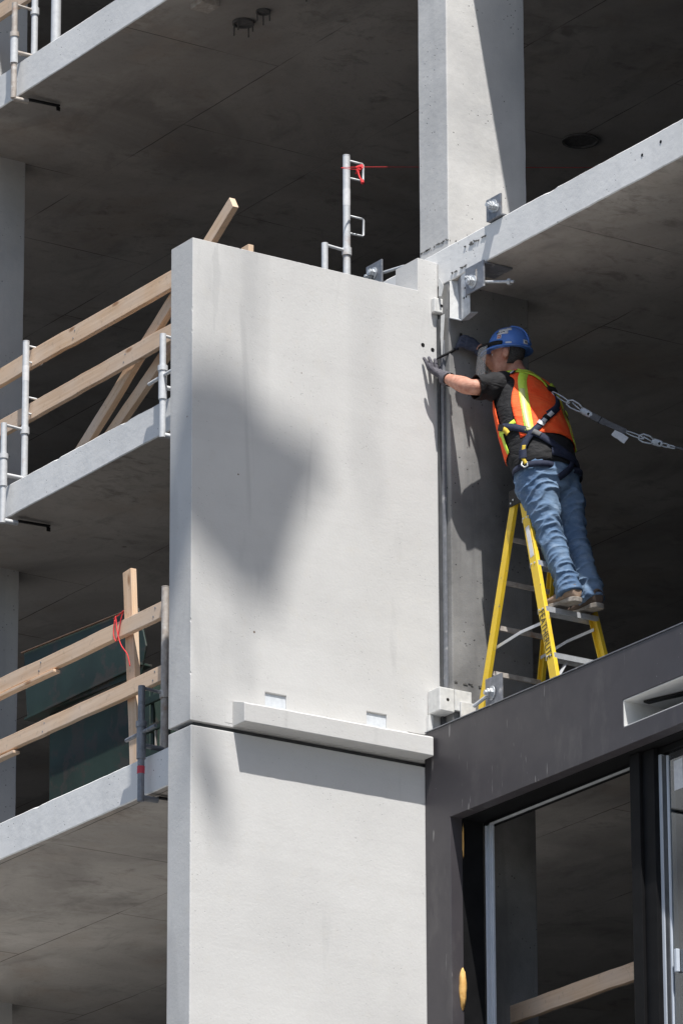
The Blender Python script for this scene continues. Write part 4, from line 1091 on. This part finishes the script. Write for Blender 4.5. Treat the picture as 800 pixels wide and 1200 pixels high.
# --- gloves: five separate bent fingers on a palm
def finger(bm, base, dirs, lens, r):
    p = V(base); pts = [p]; rr = [r]
    for k, (d, l) in enumerate(zip(dirs, lens)): p = p+V(d).normalized()*l; pts.append(p); rr.append(r*(1-.09*(k+1)))
    q = limb(pts, rr, V((.31, .52, .79)).normalized()); q.grid(bm, 0, len(pts)-1, 10, npn=12, cap=True)
    tip = pts[-1]; bmesh.ops.create_icosphere(bm, subdivisions=2, radius=rr[-1], matrix=Matrix.Translation(tip))
def palm(bm, w, k, side, w0, w1, th):
    """wrist w to knuckle line k; side = across the hand"""
    w, k = V(w), V(k); d = (k-w).normalized(); s = (side-d*side.dot(d)).normalized(); n = d.cross(s)
    Loft([(lerp(w, k, -.35), s*w0*1.02, n*th*1.15), (w, s*w0, n*th*1.05), (lerp(w, k, .3), s*lerp(w0, w1, .6), n*th), (lerp(w, k, .7), s*w1, n*th*.9), (k, s*w1*.95, n*th*.75)]).grid(bm, 0, 4, 16, npn=16, cap=True)
    return d, s, n
# left hand lies flat on the panel face, fingers up and slightly spread
bm = bmesh.new(); kL = V((.036, -.062, 13.402)); side = V((-.1, -1, .15)).normalized()
d, s, n = palm(bm, wrL+V((-.012, 0, .012)), kL, side, .041, .054, .027)
spread = [(.043, (-.22, -.26, 1), .025), (.0145, (-.2, -.09, 1), .029), (-.0145, (-.2, .09, 1), .028), (-.043, (-.2, .26, 1), .023)]
for o_, dr_, l in spread:
    finger(bm, kL+s*o_-d*.008, [dr_, (dr_[0]-.15, dr_[1], 1), (dr_[0]-.25, dr_[1], .9)], [l*1.35, l*1.0, l*.85], .0138)
finger(bm, lerp(wrL, kL, .35)+s*.026, [(-.25, -1, .55), (-.3, -.7, .9), (-.3, -.4, 1)], [.036, .028, .022], .017)
gl = put(link('glove', remesh(bm, .003, 1), 'glove'), person)
bm = bmesh.new(); cf = limb([lerp(elL, wrL, .88), lerp(elL, wrL, 1.04)], [.040, .042], V((0, 0, 1))); cf.grid(bm, 0, 1, 4, npn=20); shell('cuff', bm, 'glove', gl, .003)
bm = bmesh.new(); beam(bm, lerp(wrL, kL, .35)+V((.021, -.014, 0)), lerp(wrL, kL, .38)+V((.023, .03, 0)), .013, .003, V((1, 0, .3))); put(obj('glove_print', bm, 'label'), gl)
# right hand grips the pry bar
bm = bmesh.new(); kR = V((.168, .078, 13.572)); ax = V((-.25, -.93, -.34)).normalized(); side = V((0, -.25, 1)).normalized()
d, s, n = palm(bm, wrR+V((0, -.012, .006)), kR, side, .031, .042, .019)
bar_c = kR+V((-.034, -.012, -.012))
for k, o_ in enumerate((.033, .011, -.011, -.032)):
    b0 = kR+s*o_
    finger(bm, b0-d*.006, [(-.35, -1, .1), (-1, -.35, -.15), (-.5, .75, -.2)], [.030, .026, .02], .0115)
finger(bm, lerp(wrR, kR, .4)+s*.03, [(-.5, -.5, .6), (-.8, -.7, -.1), (-.5, -.8, -.4)], [.034, .03, .024], .0125)
gr = put(link('glove', remesh(bm, .0035, 2), 'gloved'), person)
bm = bmesh.new(); cf = limb([lerp(elR, wrR, .84), lerp(elR, wrR, 1.04)], [.038, .036], V((0, 0, 1))); cf.grid(bm, 0, 1, 4, npn=20); shell('cuff', bm, 'gloved', gr, .003)
# --- pry bar in the right hand
pb = tubeo('pry_bar', [bar_c+V((-.01, .01, .075)), bar_c+V((.0, .0, .045)), bar_c, bar_c+V((-.03, -.05, -.045)), bar_c+V((-.07, -.10, -.075)), bar_c+V((-.085, -.118, -.088))], [.008, .010, .010, .009, .008, .004], 'black')
tag(pb, 'black pry bar gripped in the worker\'s dark glove at the joint', 'pry bar')

# ------------------------------------------------------------------ fall-arrest lanyard
ly = empty('lanyard', dr, 'grey safety lanyard with two steel snap hooks behind the worker', 'lanyard')
end = V((1.20, .90, 12.74)); dv = (end-dr)
def LP(f, sag=.045): return dr+dv*f-V((0, 0, sag*4*f*(1-f)))
sd = V((.5, .35, .79)).normalized()
def hook(f0, f1):
    a, b_ = LP(f0), LP(f1); d = (b_-a).normalized(); s = d.cross(fw).normalized(); L_ = (b_-a).length
    bm = bmesh.new(); Q = lambda x, y: a+d*x*L_+s*y
    tube(bm, [Q(.62, .012), Q(.4, .024), Q(.15, .024), Q(0, .008), Q(.02, -.014), Q(.2, -.022), Q(.5, -.018), Q(.65, -.010)], .0058, 8)
    tube(bm, [Q(.18, .010), Q(.4, .002), Q(.64, -.004)], .0045, 8)
    o = put(obj('snap_hook', bm, 'galv', None, True), ly)
    bm = bmesh.new(); Loft([(Q(.55, 0), s*.019, fw*.006), (Q(.75, 0), s*.021, fw*.008), (Q(.95, 0), s*.019, fw*.007), (Q(1.02, 0), s*.009, fw*.005)]).grid(bm, 0, 3, 10, npn=14, cap=True); put(obj('hook_body', bm, 'galv', None, True), o)
    bm = bmesh.new(); tube(bm, [Q(.88, .0)-fw*.009, Q(.88, 0)-fw*.0085], .009, 10); put(obj('hook_eye', bm, 'black', None), o)
def linkring(f0, f1, w=.012):
    a, b_ = LP(f0), LP(f1); d = (b_-a).normalized(); s = d.cross(fw).normalized(); m_ = (a+b_)/2; h = (b_-a).length/2
    bm = bmesh.new(); tube(bm, [m_+d*cos(k*pi/8)*h+s*sin(k*pi/8)*w for k in range(17)], .0042, 8); put(obj('link', bm, 'galv', None, True), ly)
linkring(-.02, .12, .010); hook(.10, .29)
beamo('webbing', LP(.285), LP(.40), .010, .040, 'gweb', ly, s_ if isinstance(s_, V) else (0, 0, 1)); beamo('webbing', LP(.40), LP(.56), .012, .034, 'gweb', ly)
beamo('stitch_band', LP(.355), LP(.36), .016, .043, 'black', ly)
plank('tag_label', LP(.46)-V((0, 0, .035)), LP(.56)-V((0, 0, .055)), .003, .045, (0, 0, 1), ly, 'label')
linkring(.55, .70, .009); hook(.66, .84); linkring(.83, .90, .010); linkring(.88, .945, .007)
rope('cable', [LP(.94), LP(1.05, .02), dr+dv*1.6-V((0, 0, -.01)), dr+dv*2.6-V((0, 0, -.06)), dr+dv*5.2+V((0, 0, -.02))], .008, 'gweb', parent=ly)

# ------------------------------------------------------------------ invented forms high above, out of frame, shaped to throw the soft shadow on the panel
def overhead(name, poly, D0, depth, label, cat, up_len):
    """closed lumpy unseen shadow caster; poly is its shadow outline on the panel face (y, z)"""
    cy = sum(p[0] for p in poly)/len(poly); cz = sum(p[1] for p in poly)/len(poly)
    bm = bmesh.new(); rings = []
    for q, k in ((-.5, .72), (-.3, .96), (0, 1.0), (.3, .95), (.5, .70)):
        rings.append([bm.verts.new(V((0, cy+(y-cy)*k, cz+(z-cz)*k))+SUN*(D0+q*depth)) for y, z in poly])
    n = len(poly)
    for a, b_ in zip(rings, rings[1:]):
        for k in range(n): bm.faces.new((a[k], a[(k+1) % n], b_[(k+1) % n], b_[k]))
    bm.faces.new(rings[0][::-1]); bm.faces.new(rings[-1])
    o = tag(obj(name, bm, 'caster', None, True), label, cat)
    c = V((0, cy, cz))+SUN*D0
    put(tubeo('caster_cable', [c+V((0, 0, .3)), c+V((0, 0, up_len))], .012, 'black'), o)
    return o
overhead('shadow_caster', [(-1.76, 13.16), (-1.42, 13.14), (-1.27, 12.94), (-1.0, 12.84), (-.76, 12.74), (-.76, 12.64), (-.87, 12.50), (-.98, 12.30), (-1.08, 12.0), (-1.16, 11.72), (-1.36, 11.72), (-1.51, 11.86), (-1.70, 12.02), (-1.95, 12.25), (-1.95, 12.95)], 21, .5, 'unseen grey form added overhead and shaped to shade the pale panel', 'bundle', 8)
overhead('shadow_caster_side', [(-.57, 12.82), (-.49, 12.80), (-.48, 12.60), (-.55, 12.58)], 28, .2, 'small unseen form added overhead for the faint side shadow', 'block', 3)
overhead('shadow_caster_streak', [(-1.42, 11.60), (-1.36, 11.60), (-1.40, 11.2), (-1.46, 11.2)], 26, .1, 'thin unseen form added overhead for a faint shadow streak', 'rope', 3)
overhead('shadow_caster_low', [(-1.78, 10.96), (-1.64, 10.92), (-1.55, 10.70), (-1.46, 10.45), (-1.52, 10.30), (-1.62, 10.42), (-1.70, 10.60)], 24, .3, 'small unseen form added overhead for the lower panel shadow', 'sack', 3)
